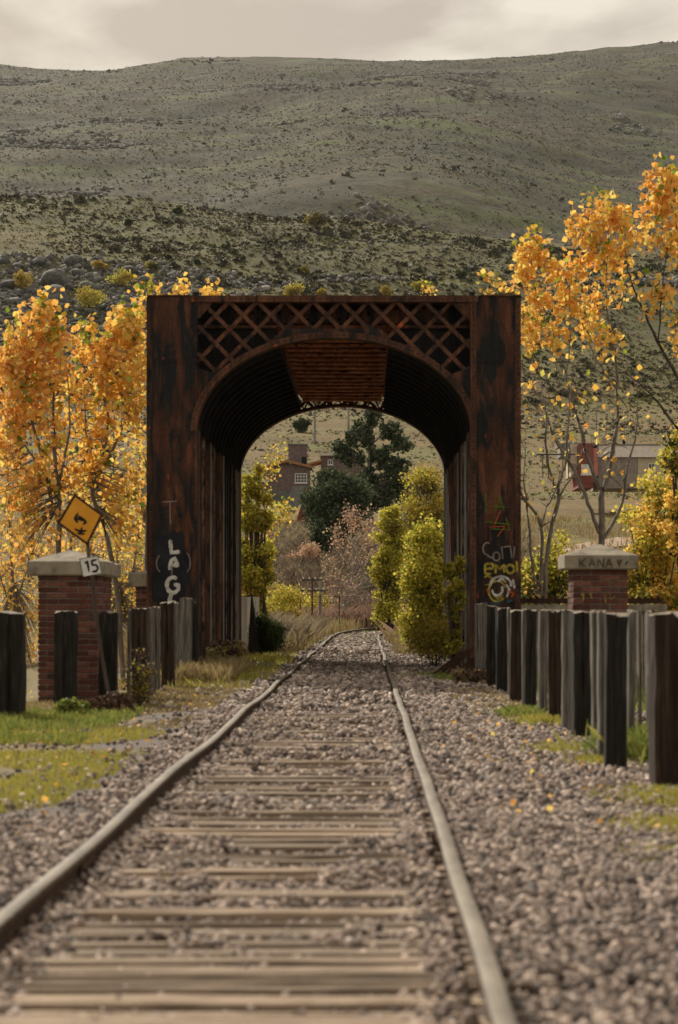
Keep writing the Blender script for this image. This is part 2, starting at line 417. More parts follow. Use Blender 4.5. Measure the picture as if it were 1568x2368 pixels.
M['mount'] = hill_mat('mountain_scrub', (.034, .035, .018), (.060, .055, .027), (.108, .084, .043), (.105, .108, .098), .012, .26, .50, (.028, .031, .023), (.080, .098, .030))

# ------------------------------------------------------------------ terrain sheets
def sheet(name, rows, ncol, halfw, mat, smooth=True):
    ys = np.asarray(rows, float); t = np.linspace(-1, 1, ncol)
    Y, T = np.meshgrid(ys, t, indexing='ij')
    X = T * (np.vectorize(halfw)(Y))
    Z = zt(X, Y)
    V = np.stack([X, Y, Z], -1).reshape(-1, 3)
    i = np.arange(len(ys)-1)[:, None]*ncol + np.arange(ncol-1)[None, :]
    Fc = np.stack([i, i+1, i+ncol+1, i+ncol], -1).reshape(-1, 4)
    o = link(name, npmesh(name, V, Fc, smooth), None, mat)
    return tag(o, kind='structure')
HW = lambda y: 55 + 0.42*max(y, 0)
sheet('ground', np.concatenate([np.linspace(-14, 70, 211), np.linspace(71, 140, 70)]), 321, HW, M['ground'])
fld = sheet('field', np.linspace(140, 400, 160), 301, HW, M['field'])
sheet('hillside', np.concatenate([np.linspace(400, 640, 170), np.linspace(643, 900, 60)]), 401, HW, M['hill'])
sheet('mountain', np.concatenate([np.linspace(900, 2600, 330), np.linspace(2620, 4200, 40)]), 381, HW, M['mount'])

# ------------------------------------------------------------------ scattering
ICO_V = None
def ico():
    p = (1+5**.5)/2
    v = np.array([(-1,p,0),(1,p,0),(-1,-p,0),(1,-p,0),(0,-1,p),(0,1,p),(0,-1,-p),(0,1,-p),(p,0,-1),(p,0,1),(-p,0,-1),(-p,0,1)], float)
    v /= np.linalg.norm(v[0])
    f = np.array([(0,11,5),(0,5,1),(0,1,7),(0,7,10),(0,10,11),(1,5,9),(5,11,4),(11,10,2),(10,7,6),(7,1,8),(3,9,4),(3,4,2),(3,2,6),(3,6,8),(3,8,9),(4,9,5),(2,4,11),(6,2,10),(8,6,7),(9,8,1)])
    return v, f
ICO = ico()
def rotm(n, tilt=1.0):
    """random rotation matrices (n,3,3)"""
    q = rng.normal(size=(n, 4)); q[:, 1:3] *= tilt
    q /= np.linalg.norm(q, axis=1)[:, None]
    w_, x, y, z = q.T
    return np.stack([1-2*(y*y+z*z), 2*(x*y-z*w_), 2*(x*z+y*w_), 2*(x*y+z*w_), 1-2*(x*x+z*z), 2*(y*z-x*w_),
                     2*(x*z-y*w_), 2*(y*z+x*w_), 1-2*(x*x+y*y)], -1).reshape(n, 3, 3)
def scatter(name, TV, TF, pos, scale, rot, mat, parent=None, kind='stuff', jit=0.0, smooth=False):
    n = len(pos); k = len(TV)
    if n == 0: return None
    L = np.broadcast_to(TV[None], (n, k, 3)).copy()
    if jit: L += rng.normal(size=L.shape)*jit
    scale = np.asarray(scale, float)
    L *= scale.reshape(n, 1, 1) if scale.ndim == 1 else scale.reshape(n, 1, 3)
    L = np.einsum('nij,nkj->nki', rot, L) + np.asarray(pos)[:, None, :]
    Fc = (TF[None] + (np.arange(n)*k)[:, None, None]).reshape(-1, TF.shape[1])
    o = link(name, npmesh(name, L.reshape(-1, 3), Fc, smooth), parent, mat)
    if kind: o['kind'] = kind
    return o
# leaf: heart shaped, slightly folded; 4 triangles
LEAF_V = np.array([(0,0,0),(.5,.35,.10),(.42,.62,.06),(0,1.0,-.04),(-.42,.62,.06),(-.5,.35,.10)], float)
LEAF_V[:, 1] -= .5
LEAF_F = np.array([(0,1,2),(0,2,3),(0,3,4),(0,4,5)])
BLADE_V = np.array([(-.5,0,0),(.5,0,0),(.28,0,.55),(-.28,0,.55),(0,.0,1)], float)

# ------------------------------------------------------------------ ballast stones
def track_off(y):
    t = np.clip((np.asarray(y, float)-70)/36, 0, 3)
    return 2.2*t**3*(t < 1) + (t >= 1)*(2.2 + 6.6*(t-1) + 5*(t-1)**2)
def ballast():
    TX = -0.476
    def mk(n, y0, y1, x0, x1, s0, s1, bias):
        y = y0 + (y1-y0)*rng.random(n)**bias; x = rng.uniform(x0, x1, n)
        keep = np.ones(n, bool)
        e = np.abs(x-TX)
        keep &= np.abs(e-.838) > .05
        # grass verges take over
        keep &= ~((x < -1.72-.35*fbm(x*2, y*1.3, 2)) & (y > 12.0) & (rng.random(n) < .9))
        x, y = x[keep], y[keep]; m = len(x)
        e = np.abs(x-TX); x = x + track_off(y)
        s = rng.uniform(s0, s1, m)*rng.choice([.6, 1, 1, 1.25], m)
        pile = .05*np.clip(fbm(x*2.6+4, y*1.9, 3)*2.6 + np.interp(y, [5, 8.5, 10, 13, 24, 30], [-.75, -.45, .0, .05, .45, 1.1]), 0, 1) + .04*np.clip((e-.55)/.2, 0, 1)
        e = np.where(y > 60, np.minimum(e, .5), e)
        z = zt(x, y) - .06*(y > 60) + np.where(e < .82, .002 + np.minimum(pile, .05), -.01) + .035*np.exp(-((e-1.15)/.3)**2)
        z = z + .03*fbm(x*2.2, y*2.2, 2)*(e > .8) + .012*(e > 1.4) + s*.3
        sc3 = np.stack([s*rng.uniform(.8, 1.25, m), s*rng.uniform(.7, 1.1, m), s*rng.uniform(.5, .85, m)], -1)
        return np.stack([x, y, z], -1), sc3
    a = mk(46000, 4.6, 13, -2.8, 3.0, .011, .022, 1.0)
    b = mk(27000, 13, 24, -3.4, 3.2, .015, .029, 1.1)
    c = mk(17000, 24, 52, -3.0, 2.4, .024, .044, 1.2)
    d = mk(5000, 52, 96, -2.4, 1.4, .035, .065, 1.2)
    for nm, (p, s) in (('ballast_stones', a), ('ballast_stones', b), ('ballast_stones', c), ('ballast_stones', d)):
        scatter(nm, ICO[0], ICO[1], p, s, rotm(len(p)), M['stone'], jit=.22)
ballast()

# ------------------------------------------------------------------ track
TX = -0.476
tr = empty('railway_track', (TX, 6, -.12), 'single railway track of worn rails on buried wooden sleepers running through the bridge', 'railway track')
def rail(side):
    ys = np.concatenate([np.arange(1.0, 60, .35), np.arange(60, 128, .9)])
    cx = TX + side*.838 + track_off(ys)
    ph = 1.3 if side < 0 else 4.2
    # kinks at the joints of old 9 m rails and slack in between
    cx = cx + .007*np.sin(ys*.71+ph)*np.interp(ys, [5, 14, 60], [.5, 1, 2.2]) + .016*np.abs(np.sin(ys*.35+ph)) + .003*np.sin(ys*1.7+ph*2)
    zz = .105 - .012*np.abs(np.sin(ys*.335+ph))**.6*np.interp(ys, [4, 12], [.3, 1]) + np.interp(ys, [60, 75, 90, 106, 110, 128], [0, .02, .05, .07, .2, 1.5])
    prof = [(-.06,-.15),(.06,-.15),(.06,-.138),(.012,-.115),(.010,-.045),(.033,-.035),(.033,-.006),(.026,0),(-.026,0),(-.033,-.006),(-.033,-.035),(-.010,-.045),(-.012,-.115),(-.06,-.138)]
    n = len(prof); V = []
    for x, y, z in zip(cx, ys, zz):
        for a, b in prof: V.append((x+a, y, z+b))
    Fc = []; mi = []
    for i in range(len(ys)-1):
        for j in range(n):
            k = (j+1) % n
            Fc.append((i*n+j, i*n+k, (i+1)*n+k, (i+1)*n+j)); mi.append(0 if j in (6, 7, 8) else 1)
    me = npmesh('rail', V, Fc, False, mi)
    link('rail', me, tr, [M['railtop'], M['railside']])
    # fishplates at two joints
    for yj in ((9.8, 19.0, 28.2) if side < 0 else (10.9, 20.1, 29.3)):
        i = int(np.argmin(abs(ys-yj))); mb = MB()
        for s in (-1, 1): mb.box(cx[i]+s*.024-.008, cx[i]+s*.024+.008, yj-.24, yj+.24, zz[i]-.105, zz[i]-.045)
        fp = mb.build('fishplate', M['railside'], tr)
        mb = MB()
        for q in (-.18, -.06, .06, .18):
            for s in (-1, 1): mb.tube([(cx[i]+s*.032, yj+q, zz[i]-.075), (cx[i]+s*.052, yj+q, zz[i]-.075)], .014, 6)
        tag(mb.build('bolts', M['dkrust'], fp), kind='stuff')
rail(-1); rail(1)

def plank_mesh(w_, l_, h_, seed, splits=2):
    """an old sleeper: long boards of one timber parted by cracks, uneven ends"""
    r = random.Random(seed); mb = MB()
    ysp = sorted([-w_/2] + [(-w_/2 + w_*(k+1)/(splits+1)) + r.uniform(-.02, .02) for k in range(splits)] + [w_/2])
    n = 7
    for a, b in zip(ysp[:-1], ysp[1:]):
        g = r.uniform(.004, .012); dz = r.uniform(-.022, .006)
        x0 = -l_/2 + r.uniform(0, .05); x1 = l_/2 - r.uniform(0, .05)
        V = []
        for i in range(n+1):
            x = x0 + (x1-x0)*i/n
            ja, jb = r.uniform(-.006, .006), r.uniform(-.006, .006)
            for (yy, z) in ((a+g+ja, -h_), (a+g+ja, dz-.006), (a+g+ja+.008, dz+r.uniform(-.003, .003)), (b-g+jb-.008, dz+r.uniform(-.003, .003)), (b-g+jb, dz-.006), (b-g+jb, -h_)):
                V.append((x, yy, z))
        Fc = []
        for i in range(n):
            for j in range(6):
                k = (j+1) % 6; Fc.append((i*6+j, i*6+k, (i+1)*6+k, (i+1)*6+j))
        Fc.append(tuple(range(6))); Fc.append(tuple(n*6+j for j in range(5, -1, -1)))
        mb.add(V, Fc)
    return mb.mesh('sleeper')
PL = [plank_mesh(.27, 2.5, .13, s, 1 + s % 3) for s in range(7)]
for p in PL: p.materials.append(M['sleeper'])
ys_ = [5.2, 5.55, 5.92, 6.27, 6.62, 6.95, 7.32, 7.70, 8.1, 8.62, 9.2, 9.8]
y_ = 10.4
while y_ < 66:
    ys_.append(y_); y_ += random.uniform(.54, .66)
for i, y in enumerate(ys_):
    o = link('sleeper', PL[i % 7], tr)
    o.location = Vector((TX + random.uniform(-.06, .06) + float(track_off(y)), y, random.uniform(-.012, .004) - (0.02 if y > 24 else 0)))
    o.matrix_parent_inverse = Matrix.Translation(-Vector(tr.location))
    o.rotation_euler = (random.uniform(-.01, .01), random.uniform(-.006, .006), random.uniform(-.025, .025))

# ------------------------------------------------------------------ bridge
D0, D1 = 36.8, 49.7
CX = -0.575
XL, XR = CX-3.18, CX+3.18
HL, HR = CX-2.33, CX+2.33
ZT = 6.48; ZS = 4.18; ZC = 5.76; ZR = 5.88
A_, B_ = 2.33, ZC-ZS
bridge = empty('railway_bridge', (CX, D0, 0), 'rusted riveted steel truss railway bridge with arched lattice portal over the track', 'bridge')
def ell(t, a=A_, b=B_): return (CX + a*math.cos(t), ZS + b*math.sin(t))
def rivets(pts, parent, r=.016, axis='y', s=-1):
    """dome heads on a face"""
    TV = np.array([(math.cos(a)*1, 0, math.sin(a)*1) for a in np.linspace(0, 2*math.pi, 7)[:-1]] + [(math.cos(a)*.6, .55*s, math.sin(a)*.6) for a in np.linspace(0, 2*math.pi, 7)[:-1]] + [(0, .75*s, 0)])
    TF = []
    for j in range(6):
        k = (j+1) % 6
        TF += [(j, k, 6+k), (j, 6+k, 6+j), (6+j, 6+k, 12)]
    TF = np.array(TF)
    if axis == 'x': TV = TV[:, [1, 0, 2]]
    n = len(pts)
    scatter('rivet_row', TV, TF, np.array(pts), np.full(n, r), np.broadcast_to(np.eye(3), (n, 3, 3)), M['rust'], parent)
def portal(y, front=True):
    t_ = .42
    for side in (-1, 1):
        xo, xi = (XL, HL) if side < 0 else (XR, HR)
        x0, x1 = min(xo, xi), max(xo, xi)
        ya, yb = (y, y+t_) if front else (y-t_, y)
        mb = MB().box(x0, x1, ya, yb, -.9, ZT-.012)
        c = mb.build('column', M['rust'], bridge)
        # edge angles and splice plates
        mb = MB(); yy0, yy1 = (ya-.014, ya) if front else (yb, yb+.014)
        for xe in (x0+.045, x1-.045): mb.box(xe-.05, xe+.05, yy0, yy1, -.9, ZT-.03)
        mb.build('edge_angle', M['rust_bar' if side > 0 else 'rust'], c)
        if front:
            pts = []
            for xe in (x0+.05, x1-.05):
                for z in np.arange(0.1, ZT-.1, .105): pts.append((xe, yy0, z))
            for z in (1.55, 2.9, 4.25, 5.5):
                MB().box(x0+.1, x1-.1, ya-.008, ya, z-.16, z+.16).build('splice_plate', M['rust'], c)
                for zz in (z-.12, z-.04, z+.04, z+.12):
                    for xx in np.arange(x0+.16, x1-.12, .1): pts.append((xx, ya-.008, zz))
            rivets(pts, c)
            # small cap on the outer top corner
    # chord
    ya, yb = (y-.03, y+.25) if front else (y-.25, y+.03)
    tc_ = MB().box(HL-.12, HR+.12, ya, yb, ZT-.11, ZT).build('top_chord', M['rust_bar'], bridge)
    MB().box(XL, HL-.13, ya+.004, yb, ZT-.01, ZT+.012).build('cap_plate', M['rust_bar'], bridge)
    MB().box(HR+.13, XR, ya+.004, yb, ZT-.01, ZT+.012).build('cap_plate', M['rust_bar'], bridge)
    if front:
        for xx in (HL-.02, HR+.02):
            MB().box(xx-.05, xx+.05, ya+.02, ya+.12, ZT, ZT+.06).build('bracket', M['rust'], bridge)
        rivets([(xx, ya, ZT-.055) for xx in np.arange(HL, HR, .11)], tc_)
    # arch rim: angle following the ellipse
    n = 56; mb = MB()
    ts = [math.pi*i/n for i in range(n+1)]
    V = []; ro = .105 if front else .06
    y0_, y1_ = (y-.02, y+.30) if front else (y-.30, y+.02)
    for t in ts:
        xi, zi = ell(t); xo_, zo_ = ell(t, A_+ro, B_+ro)
        V += [(xi, y0_, zi), (xo_, y0_, zo_), (xo_, y1_, zo_), (xi, y1_, zi)]
    Fc = []
    for i in range(n):
        for j in range(4):
            k = (j+1) % 4; Fc.append((i*4+j, i*4+k, (i+1)*4+k, (i+1)*4+j))
    mb.add(V, Fc)
    # keep the rim outside the column faces: it dies into the columns
    rim = mb.build('arch_rim', M['rust_bar'], bridge)
    if front:
        rivets([(lambda q: (q[0], y0_, q[1]))(ell(t, A_+.06, B_+.06)) for t in np.linspace(.12, math.pi-.12, 62)], rim)
    # lattice bars at 45 degrees clipped to the spandrel
    def inside(x, z):
        if z > ZT-.09 or x < HL or x > HR: return False
        return ((x-CX)/(A_+ro*.6))**2 + ((z-ZS)/(B_+ro*.6))**2 > 1 and z > ZS
    ym = y+.05 if front else y-.05
    for sgn in (-1, 1):
        for k in range(-14, 15):
            xt = CX + (k+.25)*.475
            # line through (xt, ZT-.09) going down at 45 deg
            run = None; s = 0.0; segs = []
            while s < 2.8:
                x = xt + sgn*s; z = ZT-.09-s
                ins = inside(x, z-.0001)
                if ins and run is None: run = s
                if (not ins) and run is not None: segs.append((run, s)); run = None; break
                s += .01
            if run is not None: segs.append((run, s))
            for a, b in segs:
                if b-a < .12: continue
                off = 0.0 if sgn > 0 else .022
                MB().bar((xt+sgn*a, ym+off, ZT-.09-a), (xt+sgn*b, ym+off, ZT-.09-b), .068, .02).build('lattice_bar', M['rust_bar'], bridge)
    # gusset plates in the haunches and at the crown
    for side in (-1, 1):
        pts = [(CX+side*A_, ZS+.02)]
        for q in range(0, 13):
            t = q/12*0.62
            x, z = CX+side*(A_+.05)*math.cos(t), ZS+(B_+.05)*math.sin(t)
            if abs(x-CX) < A_: pts.append((x, z))
        pts.append((CX+side*A_, ZS+(B_+.05)*math.sin(.62)+.13))
        MB().prism(pts, ym-.03, ym-.015).build('gusset_plate', M['rust'], bridge)
        # corner gussets at the top
        pts = [(CX+side*A_, ZT-.1), (CX+side*(A_-.28), ZT-.1), (CX+side*(A_-.05), ZT-.38), (CX+side*A_, ZT-.38)]
        MB().prism(pts, ym-.03, ym-.015).build('gusset_plate', M['rust_bar'], bridge)
    pts = []
    for i in range(15):
        t = math.pi/2 + (i-7)/7*.42
        pts.append((CX+(A_+.09)*math.cos(t), ZS+(B_+.09)*math.sin(t)))
    pts += [(CX-.80, ZC+.16), (CX+.80, ZC+.16)]
    if front: MB().prism(pts, ym-.034, ym-.018).build('crown_plate', M['rust'], bridge)
portal(D0, True); portal(D1, False)

# small zigzag web over the far arch
for k in range(12):
    for q_ in (0, 1):
        xa = CX-1.75+.29*(k+.5*q_); xb = xa+.145
        def zr(x): return ZS+(B_+.05)*math.sqrt(max(0, 1-((x-CX)/(A_+.05))**2))
        za, zb_ = (zr(xa), ZR+.12) if q_ == 0 else (ZR+.12, zr(xb))
        MB().bar((xa, D1-.12, za), (xb, D1-.12, zb_), .04, .02).build('web_bar', M['rust_bar'], bridge)
# inner frames: every frame has two near-black haunch ribs and a rusted cross beam
NF = 15
fy = np.linspace(D0+.75, D1-.75, NF)
def haunch(y, side):
    n = 14; V = []
    for i in range(n+1):
        t = 0.02 + (1.16-.02)*i/n
        for rr, yy in ((-.02, y-.05), (.14, y-.05), (.14, y+.05), (-.02, y+.05)):
            V.append((CX+side*(A_+rr)*math.cos(t), yy, ZS+(B_+rr)*math.sin(t)))
    Fc = []
    for i in range(n):
        for j in range(4):
            k = (j+1) % 4; Fc.append((i*4+j, i*4+k, (i+1)*4+k, (i+1)*4+j))
    Fc += [(0, 1, 2, 3), (n*4+3, n*4+2, n*4+1, n*4)]
    return MB().add(V, Fc)
for i, y in enumerate(fy):
    for s in (-1, 1): haunch(float(y), s).build('haunch_rib', M['steel_dark'], bridge)
# lengthwise slats lining the haunches between the ribs
for s in (-1, 1):
    for k in range(12):
        t = 0.05 + 1.09*k/11
        x, z = CX+s*(A_+.145)*math.cos(t), ZS+(B_+.145)*math.sin(t)
        tn = Vector((-math.sin(t)*s*A_, 0, math.cos(t)*B_)).normalized()
        nn = Vector((s*math.cos(t)*B_, 0, math.sin(t)*A_)).normalized()
        MB().bar((x, D0+.45, z), (x, D1-.45, z), .20, .025, up=nn).build('lining_plate', M['steel_dark'], bridge)

ncb = 17
for i in range(ncb):
    y = D0+.55 + (D1-D0-1.15)*i/(ncb-1)
    half = .91 + random.uniform(-.03, .05)
    mb = MB().box(CX-half, CX+half, y-.03, y+.03, ZR, ZR+.15)
    cb_ = mb.build('cross_beam', M['rust_beam_lit2'], bridge)
    MB().box(CX-half-.02, CX+half+.02, y-.16, y+.10, ZR-.03, ZR-.001).build('flange', M['rust_beam_lit'], cb_)
for i in range(ncb-1):
    y = D0+.55 + (D1-D0-1.15)*(i+.5)/(ncb-1)
    MB().box(CX-1.02, CX+1.02, y-.335, y+.335, ZR+.16, ZR+.175).build('ceiling_plate', M['rust_beam_lit'], bridge)
# top cover added to keep the sun off the vault; upper side plates
for k in range(6):
    ya = D0+.3 + (D1-D0-.6)*k/6; yb = D0+.3 + (D1-D0-.6)*(k+1)/6
    MB().box(HL-.2, HR+.2, ya+.004, yb-.004, ZT-.10, ZT-.085).build('sun_cover_plate', M['rust'], bridge)
    for x in (XL+.05, XR-.05):
        MB().box(x-.008, x+.008, ya+.13 if k == 0 else ya+.004, yb-.13 if k == 5 else yb-.004, ZS+.1, ZT-.12).build('side_plate', M['rust'], bridge)
# pierced plate behind the lattice: light comes through the empty rivet holes and the slit on top
def pierced(y, z0, z1):
    c = .045; nx = int((HR-HL)/c); nz = int((z1-z0)/c)
    xs = HL + (HR-HL)*np.arange(nx+1)/nx; zs = z0 + (z1-z0)*np.arange(nz+1)/nz
    V = [(x, y, z) for z in zs for x in xs]; Fc = []
    hole = set()
    r_ = random.Random(5)
    for _ in range(34): hole.add((r_.randrange(4, nx-4), nz-2-r_.choice([1, 1, 3, 3, 5, 6])))
    i = 4
    while i < nx-4:
        L = r_.choice([1, 2, 3]);
        for q in range(L): hole.add((i+q, nz-1))
        i += L + r_.choice([2, 3, 5])
    for j in range(nz):
        for i in range(nx):
            if (i, j) in hole: continue
            a = j*(nx+1)+i; Fc.append((a, a+1, a+nx+2, a+nx+1))
    o = link('pierced_plate', npmesh('pierced_plate', V, Fc), bridge, M['rust'])
    md = o.modifiers.new('thickness', 'SOLIDIFY'); md.thickness = .012; md.offset = 1
    return o
pierced(D0+.48, ZR+.18, ZT-.115)
# dark web plates close the haunch corners behind the lattice
for s in (-1, 1):
    pts = [(CX+s*(A_+.1), ZR+.16), (CX+s*.98, ZR+.16)]
    for q in range(10):
        t = 1.13 - 1.05*q/9
        pts.append((CX+s*(A_+.10)*math.cos(t), ZS+(B_+.10)*math.sin(t)))
    MB().prism(pts, D0+.46, D0+.475).build('web_plate', M['steel_dark'], bridge)
    MB().bar((CX+s*.98, D0+.40, ZR+.12), (CX+s*A_, D0+.40, ZR+.12), .05, .05).build('tie_angle', M['rust_bar'], bridge)
# side walls: close ranks of upright bars with a few rails
nb = 58
for s, hx in ((-1, HL), (1, HR)):
    for i in range(nb):
        y = D0+.50 + (D1-D0-1.0)*(i+.5)/nb
        if i in (7, 8, 9, 10, 11, 21, 22, 23, 24, 36, 37, 38, 39): continue
        wv = random.choice([.05, .06, .08]); x = hx + s*(.02+random.uniform(0, .05))
        lean = random.uniform(-.012, .012)
        mb = MB().bar((x-s*.0, y, -.5), (x+lean, y, ZS+.05), wv, .045 if i % 4 else .10, up=(0, 1, 0))
        mb.build('wall_bar', [M['wallbar'], M['steel_dark'], M['rust_bar'], M['wallbar'], M['pole_grey'], M['steel_dark'], M['rust_bar']][random.randrange(7)], bridge)
    for z in (.35, 1.62, 3.0, ZS+.02):
        MB().box(hx+s*.10-.02, hx+s*.10+.02, D0+.45, D1-.45, z-.05, z+.05).build('wall_rail', M['rust_bar'], bridge)
    # outer truss posts and diagonals
    xo = XL+.06 if s < 0 else XR-.06
    for k in range(7):
        ya = D0+.45 + (D1-D0-.9)*k/6
        if 0 < k < 6: MB().box(xo-.05, xo+.05, ya-.07, ya+.07, -.5, ZS+.1).build('truss_post', M['rust'], bridge)
        if k < 6:
            yb = D0+.45 + (D1-D0-.9)*(k+1)/6
            MB().bar((xo+.06*s, ya, 0), (xo+.06*s, yb, ZS), .1, .02, up=(1, 0, 0)).build('truss_diagonal', M['rust_bar'], bridge)
    MB().box(xo-.09, xo+.09, D0+.43, D1-.43, -.62, -.28).build('bottom_chord', M['rust'], bridge)

# graffiti as thin coats of paint on the column faces
def ribbon(strokes, d, width, mat, name, parent, eps=.004, split=True):
    if split and len(strokes) > 1:
        return [ribbon([st], d, width, mat, name, parent, eps+.0004*k, False) for k, st in enumerate(strokes)]
    mb = MB()
    rr = random.Random(3)
    for k, st in enumerate(strokes):
        pts = [Vector(P(u, v, d)) for u, v in st]
        dense = []
        for a, b in zip(pts[:-1], pts[1:]):
            m = max(2, int((b-a).length/.03))
            for i in range(m): dense.append(a.lerp(b, i/m))
        dense.append(pts[-1]); L = []
        for i, p in enumerate(dense):
            t = (dense[min(i+1, len(dense)-1)] - dense[max(i-1, 0)]).normalized()
            q = Vector((-t.z, 0, t.x)); w_ = width*rr.uniform(.8, 1.15)/2
            if i in (0, len(dense)-1): w_ *= .6
            L.append((p+q*w_, p-q*w_))
        V = []; y = d - eps - .0004*k
        for a, b in L: V += [(a.x, y, a.z), (b.x, y, b.z)]
        mb.add(V, [(2*i, 2*i+1, 2*i+3, 2*i+2) for i in range(len(L)-1)])
    me = bpy.data.meshes.new(name); me.from_pydata(mb.v, [], mb.f); me.update()
    return link(name, me, parent, mat)
def arc(u, v, ru, rv, a0, a1, n=12):
    return [(u + ru*math.cos(R(a0+(a1-a0)*i/n)), v - rv*math.sin(R(a0+(a1-a0)*i/n))) for i in range(n+1)]
DG = D0-.016
def blob(uvs, d, mat, name, parent):
    mb = MB(); pts = [P(u, v, d) for u, v in uvs]
    c = Vector((sum(p[0] for p in pts)/len(pts), d, sum(p[2] for p in pts)/len(pts)))
    mb.add([tuple(c)]+pts, [(0, i+1, (i+1) % len(pts)+1) for i in range(len(pts))])
    me = bpy.data.meshes.new(name); me.from_pydata(mb.v, [], mb.f); me.update()
    return link(name, me, parent, mat)
pb = []
for i in range(40):
    a = 2*math.pi*i/40; k = 1+.12*math.sin(a*5+1)+.08*math.sin(a*11)
    pb.append((397+44*k*math.cos(a), 1318+90*k*math.sin(a)*(1.0)))
pb = [(min(max(u, 350), 440), v) for u, v in pb]
blob(pb, DG-.002, M['black_patch'], 'paint_patch', bridge)
lag = [[(394, 1247), (396, 1277), (416, 1275)],                                   # L
       [(392, 1317), (396, 1295), (404, 1290), (412, 1310)], [(396, 1305), (412, 1308)],  # A
       arc(400, 1352, 14, 18, 50, 300) + [(412, 1362), (413, 1352), (402, 1351)],  # G
       [(398, 1368), (391, 1390), (408, 1393)],                                   # L
       [(398, 1300), (397, 1340)]]
ribbon(lag[:5], DG-.004, .068, M['spray_white'], 'graffiti', bridge)
ribbon([lag[5], [(375, 1160), (410, 1158)], [(393, 1160), (394, 1212)], arc(378, 1302, 16, 22, 120, 240), arc(424, 1300, 16, 26, -60, 60)], DG-.004, .02, M['spray_dim'], 'graffiti', bridge)
ribbon([arc(1127, 1268, 10, 14, 60, 250), [(1124, 1281), (1136, 1289), (1144, 1286)], arc(1148, 1286, 8, 10, 0, 360), [(1160, 1262), (1163, 1292)], [(1163, 1264), (1180, 1262), (1184, 1290)], [(1190, 1262), (1188, 1288)]], DG-.006, .028, M['spray_dim'], 'graffiti', bridge)
ribbon([[(1122, 1303), (1122, 1326), (1136, 1326)], [(1122, 1303), (1140, 1303), (1140, 1314), (1124, 1314)], [(1146, 1326), (1146, 1305), (1156, 1316), (1166, 1305), (1166, 1324)], arc(1180, 1315, 9, 10, 0, 360), [(1195, 1296), (1196, 1322)]], DG-.006, .045, M['spray_yellow'], 'graffiti', bridge)
ribbon([[(1120, 1334), (1128, 1330), (1140, 1338), (1134, 1350), (1122, 1352)], arc(1150, 1366, 20, 24, 20, 320), [(1140, 1376), (1152, 1384), (1162, 1376)]], DG-.008, .035, M['spray_yellow'], 'graffiti', bridge)
ribbon([arc(1158, 1352, 24, 20, -10, 190), arc(1150, 1362, 12, 14, -180, 30), [(1170, 1350), (1178, 1362), (1172, 1380)], [(1186, 1338), (1190, 1360)], [(1150, 1345), (1160, 1336), (1170, 1346)]], DG-.010, .042, M['spray_white'], 'graffiti', bridge)
ribbon([[(1134, 1392), (1150, 1396), (1162, 1388)], [(1172, 1392), (1186, 1386)]], DG-.012, .04, M['spray_blue'], 'graffiti', bridge)
ribbon([[(1176, 1366), (1188, 1372), (1182, 1380)], [(1126, 1360), (1130, 1372)]], DG-.012, .035, M['spray_red'], 'graffiti', bridge)
ribbon([[(1124, 1185), (1124, 1140)], [(1146, 1182), (1156, 1146), (1166, 1180)], [(1140, 1170), (1170, 1172)], [(1120, 1205), (1180, 1212)], [(1134, 1222), (1178, 1224), (1170, 1196)]], DG-.006, .018, M['spray_green'], 'graffiti', bridge)
ribbon([[(1158, 1180), (1142, 1215)], [(1132, 1218), (1168, 1216), (1150, 1240)]], DG-.008, .018, M['spray_red'], 'graffiti', bridge)
# plates lying loose against the right column
db = empty('scrap_iron_pile', (1.55, 36.0, 0), 'pile of rusty iron bars leaning at the foot of the right bridge column', 'scrap metal')
for k in range(7):
    a = Vector((1.05+.1*k, 36.35-.12*k, .0)); b = a + Vector((.55, .05+.02*k, .42+.05*(k % 3)))
    MB().bar(a, b, .05, .03).build('iron_bar', M['dkrust'], db)

# ------------------------------------------------------------------ brick pillars
def bmesh_box(lx, ly, lz, seed):
    r = random.Random(seed); V = []
    b = .006
    for z, i_ in ((0, b), (b, 0), (lz-b, 0), (lz, b)):
        for x, y in ((i_, i_), (lx-i_, i_), (lx-i_, ly-i_), (i_, ly-i_)):
            V.append((x+r.uniform(-.002, .002), y+r.uniform(-.002, .002), z))
    Fc = [(3, 2, 1, 0), (12, 13, 14, 15)]
    for k in range(3):
        for j in range(4): Fc.append((k*4+j, k*4+(j+1) % 4, (k+1)*4+(j+1) % 4, (k+1)*4+j))
    me = bpy.data.meshes.new('brick'); me.from_pydata(V, [], Fc); me.update(); me.materials.append(M['brick'])
    return me
BM = {}
def brick(lx, ly, pos, parent):
    key = (round(lx, 3), round(ly, 3), random.randrange(2))
    if key not in BM: BM[key] = bmesh_box(lx, ly, .060, hash(key) & 255)
    o = bpy.data.objects.new('brick', BM[key]); col.objects.link(o); o.parent = parent
    o.location = Vector(pos) - Vector(parent.location) + Vector((random.uniform(-.004, .004), random.uniform(-.005, .003), 0))
    return o
